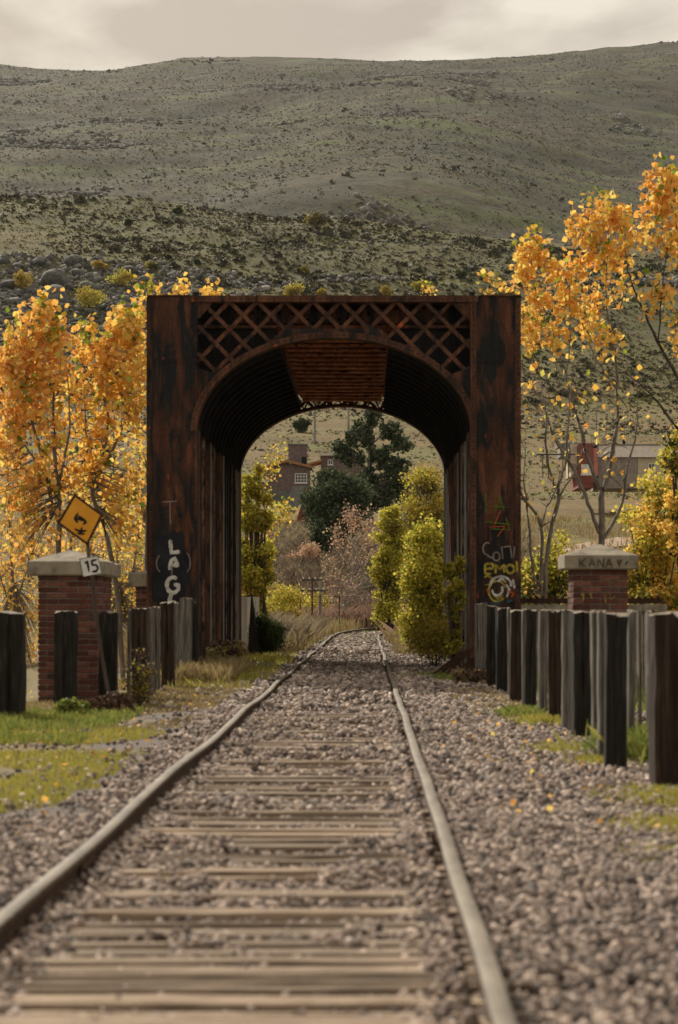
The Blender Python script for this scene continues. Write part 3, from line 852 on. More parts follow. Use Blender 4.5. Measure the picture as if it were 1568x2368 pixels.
def pillar(x0, y0, w_, zb, ztop, label, cap_oh=.115, cap_h=.175, apex=.15, text=None):
    p = empty('brick_pillar', (x0, y0, zb), label, 'pillar', 'square brick pillars beside the track')
    g = .012; cw = .105; ch = .072
    MB().box(x0+.012, x0+w_-.012, y0+.012, y0+w_-.012, zb, ztop-.002).build('mortar_core', M['mortar'], p)
    n = int((ztop-zb)/ch); bl = (w_-2*g)/3; il = (w_-2*cw-3*g)/2
    for k in range(n):
        z = ztop - (k+1)*ch + .008
        if k % 2 == 0:
            for yy in (y0, y0+w_-cw):
                for i in range(3): brick(bl, cw, (x0+i*(bl+g), yy, z), p)
            for xx in (x0, x0+w_-cw):
                for i in range(2): brick(cw, il, (xx, y0+cw+g+i*(il+g), z), p)
        else:
            for xx in (x0, x0+w_-cw):
                for i in range(3): brick(cw, bl, (xx, y0+i*(bl+g), z), p)
            for yy in (y0, y0+w_-cw):
                for i in range(2): brick(il, cw, (x0+cw+g+i*(il+g), yy, z), p)
    # cast cap: slab and shallow pyramid
    o = cap_oh; a, b = x0-o, x0+w_+o; c, d = y0-o, y0+w_+o; m = .018
    V = [(a+m, c+m, ztop), (b-m, c+m, ztop), (b-m, d-m, ztop), (a+m, d-m, ztop),
         (a, c, ztop+m), (b, c, ztop+m), (b, d, ztop+m), (a, d, ztop+m),
         (a, c, ztop+cap_h), (b, c, ztop+cap_h), (b, d, ztop+cap_h), (a, d, ztop+cap_h),
         (a+.03, c+.03, ztop+cap_h+.012), (b-.03, c+.03, ztop+cap_h+.012), (b-.03, d-.03, ztop+cap_h+.012), (a+.03, d-.03, ztop+cap_h+.012),
         ((a+b)/2-.03, (c+d)/2, ztop+cap_h+apex), ((a+b)/2+.03, (c+d)/2, ztop+cap_h+apex)]
    Fc = [(3, 2, 1, 0)]
    for k in range(3):
        for j in range(4): Fc.append((k*4+j, k*4+(j+1) % 4, (k+1)*4+(j+1) % 4, (k+1)*4+j))
    Fc += [(12, 13, 17, 16), (13, 14, 17), (14, 15, 16, 17), (15, 12, 16)]
    cap = MB().add(V, Fc).build('cap', M['concrete'], p)
    return p, cap, c
def pp(u, d): return (u-850)*d/F
pl, cl, _ = pillar(pp(88, 27), 27.0, .74, -.25, 1.2+70*27/F, 'brick pillar with concrete pyramid cap behind the leaning yellow sign')
pr, cr_, ycap = pillar(pp(1325, 27), 27.0, .69, -.4, 1.2+84*27/F, 'brick pillar with concrete cap scrawled KANA beside the right fence')
pillar(pp(125, 29), 28.55, .74, -.3, 1.2+66*28.55/F, 'shaded brick pillar close behind the pillar with the yellow sign')
pillar(pp(313, 40), 40.0, .7, -.9, 1.2+44*40/F, 'far brick pillar half hidden by the left bridge column', cap_h=.24, apex=.1)
# scrawled letters on the right cap
dk = ycap
def letters(strokes, d, width, mat, name, parent, eps): return ribbon(strokes, d, width, mat, name, parent, eps)
letters([[(1340, 1290), (1341, 1311)], [(1355, 1290), (1342, 1301), (1356, 1311)],
         [(1362, 1311), (1369, 1291), (1377, 1311)], [(1365, 1304), (1375, 1304)],
         [(1383, 1311), (1383, 1291), (1396, 1311), (1396, 1291)],
         [(1401, 1311), (1408, 1291), (1416, 1311)], [(1404, 1304), (1413, 1304)],
         [(1428, 1292), (1432, 1308), (1437, 1292)], [(1446, 1306), (1452, 1296)]], dk, .022, M['pole_dark'], 'scrawl', cr_, .003)
letters([[(1343, 1376), (1350, 1370), (1348, 1392)], [(1362, 1368), (1370, 1384)], [(1398, 1372), (1401, 1394)], [(1412, 1386), (1424, 1376)]], 27.0, .022, M['spray_ochre'], 'scrawl', pr, .012)
# low abutment wall with an iron rail at the right of the bridge
aw = empty('abutment_wall', (2.9, 37.4, -.6), 'low pale stone abutment wall between the bridge and the right pillar', 'wall')
for k in range(6):
    x = XR+.05+.42*k
    MB().box(x, x+.41, 37.2, 37.65, -.9, 1.10+.01*(k % 2)).build('stone_block', M['concrete'], aw)
    MB().box(x-.02, x+.39, 37.15, 37.70, 1.115, 1.215+.008*(k % 3)).build('coping_stone', M['concrete'], aw)
gb = empty('iron_girder', (2.9, 37.4, 1.23), 'dark riveted iron girder lying along the low abutment wall', 'girder')
MB().box(XR+.04, XR+2.5, 37.30, 37.55, 1.24, 1.33).build('web', M['dkrust'], gb)
mb = MB()
for k in range(22): mb.tube([(XR+.1+.11*k, 37.3, 1.325), (XR+.1+.11*k, 37.3, 1.365)], .028, 6)
tag(mb.build('rivet_heads', M['dkrust'], gb), kind='stuff')

# ------------------------------------------------------------------ post fences
def post_mesh(w_, t_, h_, seed, lean=0.0):
    r = random.Random(seed); n = 7; V = []
    ang = r.uniform(-.08, .08); tw = r.uniform(-.05, .05)
    for i in range(n+1):
        z = h_*i/n; k = 1 + r.uniform(-.035, .035); a = ang + tw*i/n
        prof = [(-.5, -.5), (-.12, -.53), (.0, -.53+.2*r.random()), (.13, -.53), (.5, -.5), (.53, 0), (.5, .5), (0, .52), (-.5, .5), (-.53, 0)]
        for px, py in prof:
            x = px*w_*k + r.uniform(-.006, .006); y = py*t_*k + r.uniform(-.006, .006)
            zz = z + (r.uniform(-.03, .012) if i == n else 0)
            V.append((x*math.cos(a)-y*math.sin(a)+lean*z, x*math.sin(a)+y*math.cos(a), zz))
    m = 10; Fc = []
    for i in range(n):
        for j in range(m): Fc.append((i*m+j, i*m+(j+1) % m, (i+1)*m+(j+1) % m, (i+1)*m+j))
    Fc.append(tuple(range(m-1, -1, -1)))
    b0 = n*m
    V.append((lean*h_, 0, h_+.008)); c = len(V)-1
    mi = [0]*len(Fc)
    for j in range(m): Fc.append((b0+j, b0+(j+1) % m, c)); mi.append(1)
    me = bpy.data.meshes.new('post'); me.from_pydata(V, [], Fc); me.polygons.foreach_set('material_index', mi); me.update()
    return me
def post(parent, u0, u1, d, vtop, mat, t_=None, zb=None, lean=0.0, seed=0):
    x0, x1 = pp(u0, d), pp(u1, d); w_ = x1-x0
    zb = ztf((x0+x1)/2, d)-.3 if zb is None else zb
    ztop = 1.2-(vtop-1400)*d/F
    me = post_mesh(w_, t_ or min(.26, max(.13, w_)), ztop-zb, seed, lean)
    me.materials.append(mat); me.materials.append(M['posttop'])
    return link('post', me, parent, None, (( x0+x1)/2 - lean*(ztop-zb), d+(t_ or .15)/2, zb))
rf = empty('right_post_fence'.replace('right_', ''), (2.2, 20, 0), 'fence of dark upright old sleepers along the right of the track', 'fence')
K = M
right = [(1508, 1594, 14.2, 1416, 'post_brown'), (1404, 1452, 15.6, 1419, 'post'), (1324, 1367, 19.6, 1413, 'post'), (1269, 1299, 22.1, 1411, 'post_brown'),
         (1217, 1242, 24.2, 1411, 'post'), (1181, 1207, 26.2, 1410, 'post_brown'), (1152, 1175, 29.6, 1406, 'post'), (1127, 1148, 31.5, 1400, 'post'), (1112, 1126, 34.8, 1394, 'post_grey'),
         # paler posts seen between them
         (1384, 1403, 16.6, 1413, 'post_grey'), (1368, 1383, 18.2, 1411, 'post_grey'), (1302, 1322, 21.0, 1410, 'post_grey'), (1248, 1267, 23.2, 1409, 'post_grey'),
         (1208, 1219, 25.2, 1408, 'post_grey'), (1174, 1182, 28.2, 1405, 'post_grey'), (1147, 1153, 30.8, 1402, 'post_grey'), (1098, 1111, 35.7, 1396, 'post_grey'),
         (1455, 1470, 17.2, 1412, 'post_grey'), (1476, 1484, 18.8, 1412, 'post_grey'), (1498, 1507, 17.6, 1413, 'post_grey')]
for i, (a, b, d, vt, m) in enumerate(right): post(rf, a, b, d, vt, M[m], seed=i, lean=random.uniform(-.012, .012))
lf = empty('post_fence', (-3.3, 28, 0), 'fence of dark upright old sleepers in front of the left brick pillar', 'fence')
left = [(-12, 53, 22.9, 1413, 'post'), (128, 174, 25.9, 1413, 'post'), (230, 271, 26.4, 1413, 'post'), (304, 338, 26.0, 1407, 'post_brown'), (371, 400, 31.7, 1392, 'post_brown'), (416, 443, 35.6, 1382, 'post_grey'),
        (295, 303, 27.6, 1408, 'post_grey'), (340, 350, 28.6, 1405, 'post_grey'), (352, 368, 30.2, 1402, 'post_grey'), (402, 412, 33.6, 1392, 'post_grey'), (444, 456, 36.2, 1392, 'post')]
for i, (a, b, d, vt, m) in enumerate(left): post(lf, a, b, d, vt, M[m], seed=40+i, lean=random.uniform(-.015, .015))
# strands of wire stapled along both rows
def wire(parent, pts, n=8, sag=.03, r=.003):
    mb = MB(); path = []
    for a, b in zip(pts[:-1], pts[1:]):
        a, b = Vector(a), Vector(b)
        for i in range(n):
            t = i/n; p = a.lerp(b, t); p.z -= sag*4*t*(1-t); path.append(p)
    path.append(Vector(pts[-1])); mb.tube(path, r, 4); return mb.build('wire', M['pole_dark'], parent)

# ------------------------------------------------------------------ warning sign
DS = 24.6
sign = empty('warning_sign', P(252, 1602, DS), 'yellow diamond works sign tilted on a leaning post with a plate reading 15', 'sign')
mb = MB(); mb.tube([P(252, 1606, DS), P(238, 1530, DS), P(221, 1420, DS), P(214, 1340, DS), P(205, 1285, DS), P(203, 1250, DS), P(190, 1200, DS)], .021, 8)
mb.build('pole', M['pole_dark'], sign)
def plate(uvs, d, th, mat, name, parent, shrink=1.0):
    cu = sum(a for a, b in uvs)/len(uvs); cv = sum(b for a, b in uvs)/len(uvs)
    poly = [P(cu+(a-cu)*shrink, cv+(b-cv)*shrink, d) for a, b in uvs]
    return MB().prism([(p[0], p[2]) for p in poly], d-th, d).build(name, mat, parent)
dia = [(172, 1140), (239, 1189), (203, 1261), (132, 1209)]
plate(dia, DS-.025, .006, M['dkrust'], 'frame', sign)
face = plate(dia, DS-.032, .003, M['yellow'], 'face', sign, .86)
dd = DS-.036
ribbon([[(181, 1185), (173, 1198), (180, 1208)], [(181, 1192), (193, 1200), (200, 1208)], [(175, 1196), (192, 1203)]], dd, .030, M['black'], 'digging_figure', face, .002)
ribbon([[(172, 1222), (186, 1228), (200, 1226)], [(178, 1232), (196, 1234)], [(190, 1218), (184, 1236)], [(200, 1206), (192, 1212)]], dd, .026, M['black'], 'rubble_mark', face, .003)
num = [(184, 1291), (226, 1284), (236, 1325), (192, 1333)]
npl = plate(num, DS-.03, .004, M['white'], 'number_plate', sign)
ribbon([[(196, 1302), (202, 1297), (206, 1322)], [(224, 1293), (212, 1296), (214, 1306), (222, 1305), (227, 1313), (222, 1320), (213, 1321)]], DS-.035, .026, M['black'], 'numerals', npl, .002)
mb = MB()
for k in range(4):
    a, b = num[k], num[(k+1) % 4]
    pa, pb_ = P(*a, DS-.037), P(*b, DS-.037); mb.bar(pa, pb_, .006, .004)
mb.build('rim', M['black'], npl)

# ------------------------------------------------------------------ vegetation builders
def leaf_scatter(name, pos, size, mat, parent, hang=True, lv=LEAF_V, tilt=1.0):
    n = len(pos); s = size*rng.uniform(.65, 1.25, n)
    return scatter(name, lv, LEAF_F, pos, s, rotm(n, tilt), mat, parent)
def smooth_path(pts, n=4):
    """Catmull-Rom through (x,y,z,r)"""
    pts = [np.array(p, float) for p in pts]; o = []
    for i in range(len(pts)-1):
        p0 = pts[max(i-1, 0)]; p1 = pts[i]; p2 = pts[i+1]; p3 = pts[min(i+2, len(pts)-1)]
        for k in range(n):
            t = k/n
            o.append(.5*((2*p1)+(-p0+p2)*t+(2*p0-5*p1+4*p2-p3)*t*t+(-p0+3*p1-3*p2+p3)*t**3))
    o.append(pts[-1]); return o
def tree(name, label, cat, d, limbs, clusters, leaf=.085, mats=('leaf_gold',), bark='bark', dj=.5, group=None, tipmat=None, twig=.012, upright=0.0):
    """limbs: lists of (u, v, radius[, depth offset]); clusters: (u, v, ru, rv, twigs, leaves per twig)"""
    u0, v0 = limbs[0][0][:2]
    x0 = pp(u0, d); zb = ztf(x0, d)
    root = empty(name, (x0, d, zb), label, cat, group)
    mb = MB(); nodes = []
    rr = random.Random(hash(label) % 1000 if False else sum(map(ord, label)))
    for li, lb in enumerate(limbs):
        pts = []
        for i, p in enumerate(lb):
            off = p[3] if len(p) > 3 else (0 if i == 0 else rr.uniform(-dj, dj)*i/len(lb))
            x, y, z = P(p[0], p[1], d+off); pts.append((x, y, z, p[2]))
        if li == 0: pts[0] = (pts[0][0], d, zb-.3, pts[0][3])
        sp = smooth_path(pts)
        for q in sp[1:-1]: q[0] += rr.uniform(-.02, .02); q[1] += rr.uniform(-.02, .02)
        mb.tube([q[:3] for q in sp], [max(float(q[3]), .006) for q in sp], 6)
        nodes += [(Vector(q[:3]), float(q[3])) for q in sp[len(sp)//4:]]
    NP = np.array([tuple(n[0]) for n in nodes])
    mb.build('trunk', M[bark], root, smooth=True)
    tw = MB(); L = {m: [] for m in list(mats)+([tipmat] if tipmat else [])}
    for (u, v, ru, rv, nt_, nl) in clusters:
        c = np.array(P(u, v, d)); rx = ru*d/F; rz = rv*d/F
        for k in range(nt_):
            while True:
                q = np.array([rr.uniform(-1, 1), rr.uniform(-1, 1), rr.uniform(-1, 1)])
                if q@q < 1: break
            q = q*rr.choice([.8, 1.05, 1.35])
            e = c + q*np.array([rx, max(rx, .5)*1.0, rz])
            # nearest node below the tip
            dv = NP-e; cost = np.linalg.norm(dv, axis=1) + np.where(dv[:, 2] > -.1, 1.5, 0)
            i = int(cost.argmin()); s = Vector(NP[i]); e_ = Vector(e)
            ln = (e_-s).length
            mid = s.lerp(e_, .5) + Vector((rr.uniform(-.1, .1), rr.uniform(-.1, .1), rr.uniform(.0, .12)))*ln
            # soft bend: up first, then outwards
            path = [s, s.lerp(mid, .6), mid.lerp(e_, .45), e_]
            if upright:
                hh_ = min(upright*rr.uniform(.6, 1.3), ln*.7); low_ = e_-Vector((rr.uniform(-.08, .08), rr.uniform(-.08, .08), hh_))
                path = [s, s.lerp(low_, .55)+Vector((0, 0, .05*ln)), low_, e_]
            r0 = min(nodes[i][1]*.6, twig*1.6)
            tw.tube(path, [r0, r0*.7, .006, .004], 4, cap=False)
            top = q[2] > .55
            for _ in range(max(1, int(nl*.75+rr.random())) if nl > 3 else nl):
                t = rr.random()**.7
                if upright: t = .5+.5*t
                elif ln > 1.2: t = 1-(1-t)*1.2/ln*1.0
                t = max(0, t)
                p = path[1].lerp(path[2], t*2) if t < .5 else path[2].lerp(path[3], t*2-1)
                p = p + Vector((rr.gauss(0, .10), rr.gauss(0, .10), rr.gauss(-.03, .14)))
                m = tipmat if (tipmat and top and rr.random() < .55) else rr.choice(mats)
                L[m].append(tuple(p))
            if ln > .8:
                # side twiglets
                for _ in range(2):
                    p = path[1].lerp(path[3], rr.uniform(.2, .8))
                    g = p + Vector((rr.uniform(-.3, .3), rr.uniform(-.3, .3), rr.uniform(.05, .4)))
                    tw.tube([p, g], [.005, .003], 3, cap=False)
    if tw.v: tag(tw.build('twigs', M[bark], root), kind='stuff')
    for m, ps in L.items():
        if ps: leaf_scatter('foliage', np.array(ps), leaf, M[m], root)
    return root
def bush(name, label, cat, x, y, w_, h_, mats, n, leaf, bark='bark_dark', group=None, clumps=14, zb=None, low=0.0, dep=None, stems=6, shape=1.0, tilt=1.0, hull=.55):
    """crown of irregular leaf clumps on several stems"""
    zb = ztf(x, y) if zb is None else zb
    root = empty(name, (x, y, zb), label, cat, group)
    rr = random.Random(sum(map(ord, label))+int(abs(x)*37)); dep = dep or w_
    C = []; mb = MB()
    for k in range(clumps):
        while True:
            q = Vector((rr.uniform(-1, 1), rr.uniform(-1, 1), rr.uniform(-1, 1)))
            if .15 < q.length < .95: break
        tz = (q.z+1)/2; nar = 1-(1-shape)*tz
        c = Vector((x+q.x*w_/2*.78*nar, y+q.y*dep/2*.78*nar, zb+low+(h_-low)*(.08+.80*tz)))
        C.append((c, rr.uniform(.6, 1.2)*min(w_, h_)*.5/max(1.6, clumps**.30)))
        if k < stems or rr.random() < .5:
            a = Vector((x+rr.uniform(-.06, .06)*w_, y, zb-.1)); m = a.lerp(c, .5)+Vector((rr.uniform(-.05, .05)*w_, 0, .06*h_))
            t0 = max(.010, .008*h_)
            mb.tube([a, m, c], [t0, t0*.6, t0*.2], 5, cap=False)
    if mb.v: mb.build('stem', M[bark], root)
    share = {m: [] for m in mats}
    vol = [r**2 for _, r in C]; tot = sum(vol)
    for (c, r), vq in zip(C, vol):
        k = max(3, int(n*vq/tot)); g = rng.normal(size=(k, 3)); g /= np.linalg.norm(g, axis=1)[:, None]
        rad = r*(hull + (1.3-hull)*rng.random(k)**.8)*(1+.3*rng.normal(size=k)*.6)
        ps = np.array(c)+g*rad[:, None]*np.array([1.15, 1.15, .85])
        k2 = max(1, int(k*.35)); o2 = C[rr.randrange(len(C))][0]
        cc_ = min(C, key=lambda e: (e[0]-c).length if (e[0]-c).length > .01 else 99)[0]
        tt_ = rng.random(k2)[:, None]
        ps = np.concatenate([ps, np.array(c)*(1-tt_)+np.array(cc_)*tt_ + rng.normal(size=(k2, 3))*r*.55])
        ps = ps[ps[:, 2] > zb-.02]
        m = rr.choice(mats)
        idx = rng.random(len(ps)) < .75
        share[m].append(ps[idx]); share[rr.choice(mats)].append(ps[~idx])
    for m, ps in share.items():
        ps = [q for q in ps if len(q)]
        if ps: leaf_scatter('foliage', np.concatenate(ps), leaf, M[m], root, tilt=tilt)
    return root

# ------------------------------------------------------------------ poplars left of the bridge
G1 = 'golden poplars left of the bridge'
tree('poplar_tree', 'golden orange poplar at the left edge above the brick pillar', 'tree', 46,
     [[(128, 1500, .07), (137, 1250, .06), (137, 1146, .055), (129, 1068, .045), (124, 939, .03), (124, 780, .014), (122, 700, .007)],
      [(134, 1200, .045), (103, 1094, .04), (88, 1017, .035), (57, 939, .025), (28, 849, .014), (20, 760, .008)],
      [(134, 1120, .03), (160, 1000, .02), (158, 880, .012), (150, 800, .007)],
      [(100, 1090, .03), (60, 1030, .02), (20, 980, .012), (-15, 900, .008)]],
     [(75, 770, 62, 85, 52, 15), (120, 800, 50, 80, 42, 15), (25, 850, 50, 90, 40, 14), (60, 930, 70, 70, 40, 13), (125, 960, 45, 60, 22, 13), (20, 1020, 55, 60, 30, 12), (120, 1060, 60, 60, 30, 11), (110, 700, 30, 25, 12, 12), (60, 1100, 80, 60, 34, 11), (20, 830, 40, 60, 16, 12), (90, 1200, 80, 60, 26, 11)],
     leaf=.135, mats=('leaf_gold', 'leaf_orange', 'leaf_orange'), tipmat='leaf_tip', group=G1, upright=.75)
tree('poplar_tree', 'golden poplar with green tips against the left bridge column', 'tree', 47,
     [[(292, 1500, .06), (262, 1300, .055), (214, 1146, .05), (232, 1090, .045), (271, 1017, .035), (286, 952, .024), (300, 860, .014), (312, 760, .008)],
      [(216, 1140, .035), (232, 1081, .03), (248, 991, .025), (245, 913, .018), (250, 836, .012), (262, 740, .007)],
      [(225, 1110, .025), (200, 1000, .018), (195, 900, .010), (192, 840, .007)]],
     [(285, 745, 42, 55, 42, 14), (262, 800, 50, 60, 40, 14), (312, 840, 28, 80, 30, 13), (195, 790, 20, 45, 12, 12), (235, 880, 45, 60, 28, 12), (300, 940, 32, 45, 18, 12), (220, 980, 45, 60, 26, 11), (180, 900, 26, 50, 16, 10), (260, 1080, 60, 60, 34, 11), (190, 1060, 30, 60, 14, 10), (280, 1180, 50, 60, 24, 11)],
     leaf=.135, mats=('leaf_gold', 'leaf_orange', 'leaf_gold'), tipmat='leaf_tip', group=G1, upright=.75)
tree('poplar_tree', 'slim golden poplar beside the bridge whose tips show above its top chord', 'tree', 53.5,
     [[(330, 1450, .05), (345, 1100, .04), (380, 850, .02), (414, 690, .008)],
      [(345, 1100, .03), (420, 900, .02), (488, 690, .008)], [(340, 1000, .02), (340, 800, .012), (338, 700, .006)]],
     [(350, 665, 14, 22, 6, 9), (415, 664, 17, 22, 8, 11), (488, 668, 24, 20, 9, 10), (325, 690, 25, 40, 10, 9), (320, 1000, 30, 80, 12, 10), (318, 1120, 30, 80, 14, 10)],
     leaf=.135, mats=('leaf_gold',), tipmat='leaf_tip', group=G1)
for i, (u, du, lab) in enumerate([(40, 95, 'smaller leaved golden poplar thicket left of the first brick pillar'), (180, 90, 'amber leaved poplar standing behind the warning sign'), (285, 80, 'bushy yellow poplar between the pillar and the bridge column')]):
    dd_ = 64+3*i
    tree('poplar_tree', lab, 'tree', dd_,
         [[(u, 1560, .06), (u-10, 1350, .05), (u-18, 1200, .035), (u-25, 1050, .02), (u-20, 960, .01)],
          [(u-6, 1400, .04), (u+30, 1280, .03), (u+40, 1120, .02), (u+30, 1000, .01)],
          [(u-8, 1420, .03), (u-45, 1300, .025), (u-50, 1150, .015), (u-55, 1040, .008)]],
         [(u, 1060, du*.9, 80, 30, 12), (u-30, 1170, du*.8, 80, 42, 13), (u+30, 1200, du*.7, 80, 38, 13), (u, 1310, du*.95, 80, 60, 14), (u, 1420, du*.95, 70, 60, 14), (u, 1510, du*.9, 60, 40, 12)],
         leaf=.095, mats=('leaf_gold', 'leaf_gold', 'leaf_orange', 'leaf_lime')[: 4 if i == 2 else 3], group=G1, upright=.6)

# ------------------------------------------------------------------ poplars right of the bridge
G2 = 'golden poplars right of the bridge'
tree('poplar_tree', 'tall half bare poplar forking above the pillar scrawled KANA', 'tree', 50,
     [[(1386, 1480, .085, 0), (1390, 1261, .080, 0), (1393, 1135, .070, 0), (1399, 1129, .055), (1414, 1058, .05), (1426, 988, .045), (1428, 915, .038), (1423, 827, .028), (1408, 754, .020), (1402, 660, .013), (1408, 560, .008), (1395, 470, .005)],
      [(1393, 1140, .05, 0), (1358, 1056, .045), (1343, 988, .040), (1320, 915, .032), (1308, 865, .028), (1285, 789, .018), (1262, 720, .012), (1240, 640, .008), (1232, 560, .005)],
      [(1391, 1255, .05, 0), (1384, 1230, .048), (1361, 1164, .045), (1329, 1091, .040), (1302, 1047, .034), (1270, 979, .028), (1250, 921, .020), (1212, 865, .012), (1208, 800, .006)],
      [(1392, 1255, .04, 0), (1437, 1164, .034), (1449, 1091, .028), (1469, 1017, .022), (1475, 930, .014), (1470, 860, .007)],
      [(1308, 865, .02), (1320, 780, .014), (1318, 690, .009), (1322, 620, .006)],
      [(1428, 900, .02), (1380, 830, .014), (1350, 760, .010), (1338, 690, .006)],
      [(1418, 790, .016), (1440, 690, .012), (1452, 600, .008), (1460, 500, .005)]],
     [(1232, 570, 34, 42, 20, 13), (1205, 600, 22, 40, 9, 12), (1275, 600, 26, 36, 10, 12), (1375, 480, 30, 40, 16, 14), (1420, 490, 40, 44, 20, 14), (1345, 520, 32, 46, 15, 13), (1440, 560, 40, 55, 18, 13), (1385, 580, 34, 44, 14, 12), (1335, 600, 36, 40, 12, 11), (1240, 690, 42, 50, 18, 11), (1290, 670, 30, 46, 13, 11), (1345, 690, 50, 55, 24, 11),
      (1290, 760, 60, 35, 20, 9), (1405, 770, 30, 22, 10, 12), (1140, 640, 35, 16, 9, 9), (1220, 760, 20, 40, 12, 9), (1440, 650, 40, 30, 10, 8), (1230, 850, 20, 60, 6, 6), (1400, 1000, 90, 130, 40, 1), (1300, 930, 70, 100, 26, 1), (1400, 850, 80, 80, 26, 1)],
     leaf=.145, mats=('leaf_gold', 'leaf_gold', 'leaf_orange'), tipmat='leaf_tip', group=G2, dj=.7, upright=.8)
tree('poplar_tree', 'bare forked young poplar between the bridge and the right pillar', 'tree', 49,
     [[(1256, 1480, .06, 0), (1258, 1385, .058, 0), (1267, 1261, .052, 0), (1288, 1164, .050, 0), (1291, 1135, .045), (1282, 1120, .035), (1264, 1047, .028), (1262, 960, .018), (1250, 880, .008)],
      [(1290, 1140, .03, 0), (1294, 1120, .028), (1308, 1061, .024), (1314, 988, .018), (1320, 900, .012), (1330, 820, .006)],
      [(1252, 1460, .05, 0), (1250, 1385, .048, 0), (1253, 1272, .042), (1247, 1202, .036), (1206, 1143, .028), (1190, 1060, .018)],
      [(1250, 1225, .03), (1262, 1180, .022), (1280, 1140, .014), (1300, 1080, .007)],
      [(1248, 1390, .045, 0), (1230, 1300, .035), (1222, 1200, .028), (1212, 1100, .018), (1216, 1000, .008)],
      [(1290, 1150, .025, 0), (1330, 1090, .018), (1345, 1040, .010)]],
     [(1230, 1000, 40, 80, 16, 1), (1300, 1000, 50, 90, 22, 1), (1260, 1150, 60, 80, 24, 1), (1225, 1330, 25, 60, 14, 3)],
     leaf=.09, mats=('leaf_gold', 'leaf_lime'), group=G2)
tree('poplar_tree', 'leaning poplar reaching in from the right edge with golden tips', 'tree', 48,
     [[(1640, 1480, .09), (1620, 1200, .08), (1600, 1020, .06), (1566, 988, .04), (1522, 930, .026), (1478, 886, .016), (1430, 850, .007)],
      [(1605, 1040, .05), (1590, 940, .045), (1566, 871, .04), (1522, 789, .032), (1481, 701, .022), (1455, 637, .014), (1445, 570, .007)],
      [(1522, 789, .02), (1530, 690, .016), (1540, 600, .012), (1545, 500, .008), (1548, 420, .005)],
      [(1595, 950, .03), (1575, 800, .022), (1570, 650, .016), (1565, 520, .01), (1560, 420, .006)]],
     [(1540, 440, 38, 65, 44, 14), (1500, 500, 26, 50, 14, 11), (1560, 540, 30, 50, 18, 12), (1520, 670, 36, 28, 14, 11), (1560, 760, 20, 60, 8, 7), (1500, 400, 16, 18, 5, 8)],
     leaf=.145, mats=('leaf_gold', 'leaf_orange'), tipmat='leaf_tip', group=G2, bark='bark_dark', upright=.8)
bush('poplar_bush', 'dense yellow green poplar foliage behind the right pillar at the edge', 'bush', pp(1520, 60), 60, 2.9, 7.8, ('leaf_gold', 'leaf_lime', 'leaf_gold', 'leaf_olive'), 14000, .10, clumps=80, zb=-1.9, stems=9, group=G2)
bush('poplar_bush', 'tall green and yellow poplar top at the right edge', 'bush', pp(1590, 58), 58, 1.5, 8.2, ('leaf_lime', 'leaf_bush', 'leaf_gold'), 4200, .10, clumps=40, zb=-.8, low=2.5, stems=8, group=G2)
bush('poplar_bush', 'low yellow leaved bush peeping out right of the capped pillar', 'bush', pp(1478, 45), 45, 1.3, 3.6, ('leaf_gold', 'leaf_lime'), 2200, .10, clumps=24, zb=-2, group=G2)
bush('green_bush', 'green bush behind the bare poplar right of the bridge', 'bush', pp(1275, 64), 64, 2.4, 5.4, ('leaf_olive', 'leaf_lime', 'leaf_bush'), 7500, .09, clumps=34, zb=-1.4)
bush('green_bush', 'dark green undergrowth below the right poplars', 'bush', pp(1390, 74), 74, 4.2, 3.4, ('leaf_olive', 'leaf_bush'), 6200, .09, clumps=28, zb=-.8)

# ------------------------------------------------------------------ seen through the arch
bush('yellow_tree', 'yellow tree at the left just beyond the far end of the bridge', 'tree', pp(590, 58), 58, 1.3, 5.9, ('leaf_lime', 'leaf_olive', 'leaf_lime', 'leaf_lime', 'leaf_scrub'), 13000, .075, clumps=90, zb=0, bark='bark_dark', low=0, shape=.8, hull=.1)
tree('yellow_tree', 'thin yellow green branch tips leaning in at the arch left', 'tree', 61,
     [[(560, 1450, .05), (575, 1250, .04), (600, 1150, .025), (640, 1060, .01), (655, 1015, .006)],
      [(580, 1240, .03), (640, 1200, .018), (690, 1170, .008)], [(575, 1270, .03), (620, 1265, .02), (648, 1255, .008)]],
     [(650, 1035, 16, 26, 9, 10), (620, 1080, 26, 30, 12, 10), (665, 1175, 34, 16, 18, 13), (630, 1210, 32, 30, 18, 12), (590, 1290, 34, 60, 30, 12), (610, 1350, 26, 30, 12, 11)],
     leaf=.085, mats=('leaf_gold', 'leaf_lime'), tipmat='leaf_tip')
bush('yellow_bush', 'low pale yellow bush behind the crossarm telegraph pole', 'bush', pp(640, 96), 96, 3.4, 2.1, ('leaf_lime', 'leaf_scrub'), 3000, .09, clumps=22)
bush('yellow_bush', 'small yellow green bush right of the telegraph poles', 'bush', pp(735, 108), 108, 3.0, 1.9, ('leaf_lime', 'leaf_scrub'), 1800, .09, clumps=16)
bush('evergreen_tree', 'round dark evergreen tree in front of the brick house', 'tree', pp(778, 150), 150, 4.9, 6.6, ('leaf_dark', 'leaf_dark', 'leaf_dark_grey'), 15000, .17, clumps=70, zb=5.0, low=.4, stems=5, hull=.7)
bush('evergreen_tree', 'narrow dark evergreen shrub below the round evergreen', 'tree', pp(748, 142), 142, 1.6, 4.0, ('leaf_dark',), 3400, .13, clumps=18, zb=3.8, hull=.6)
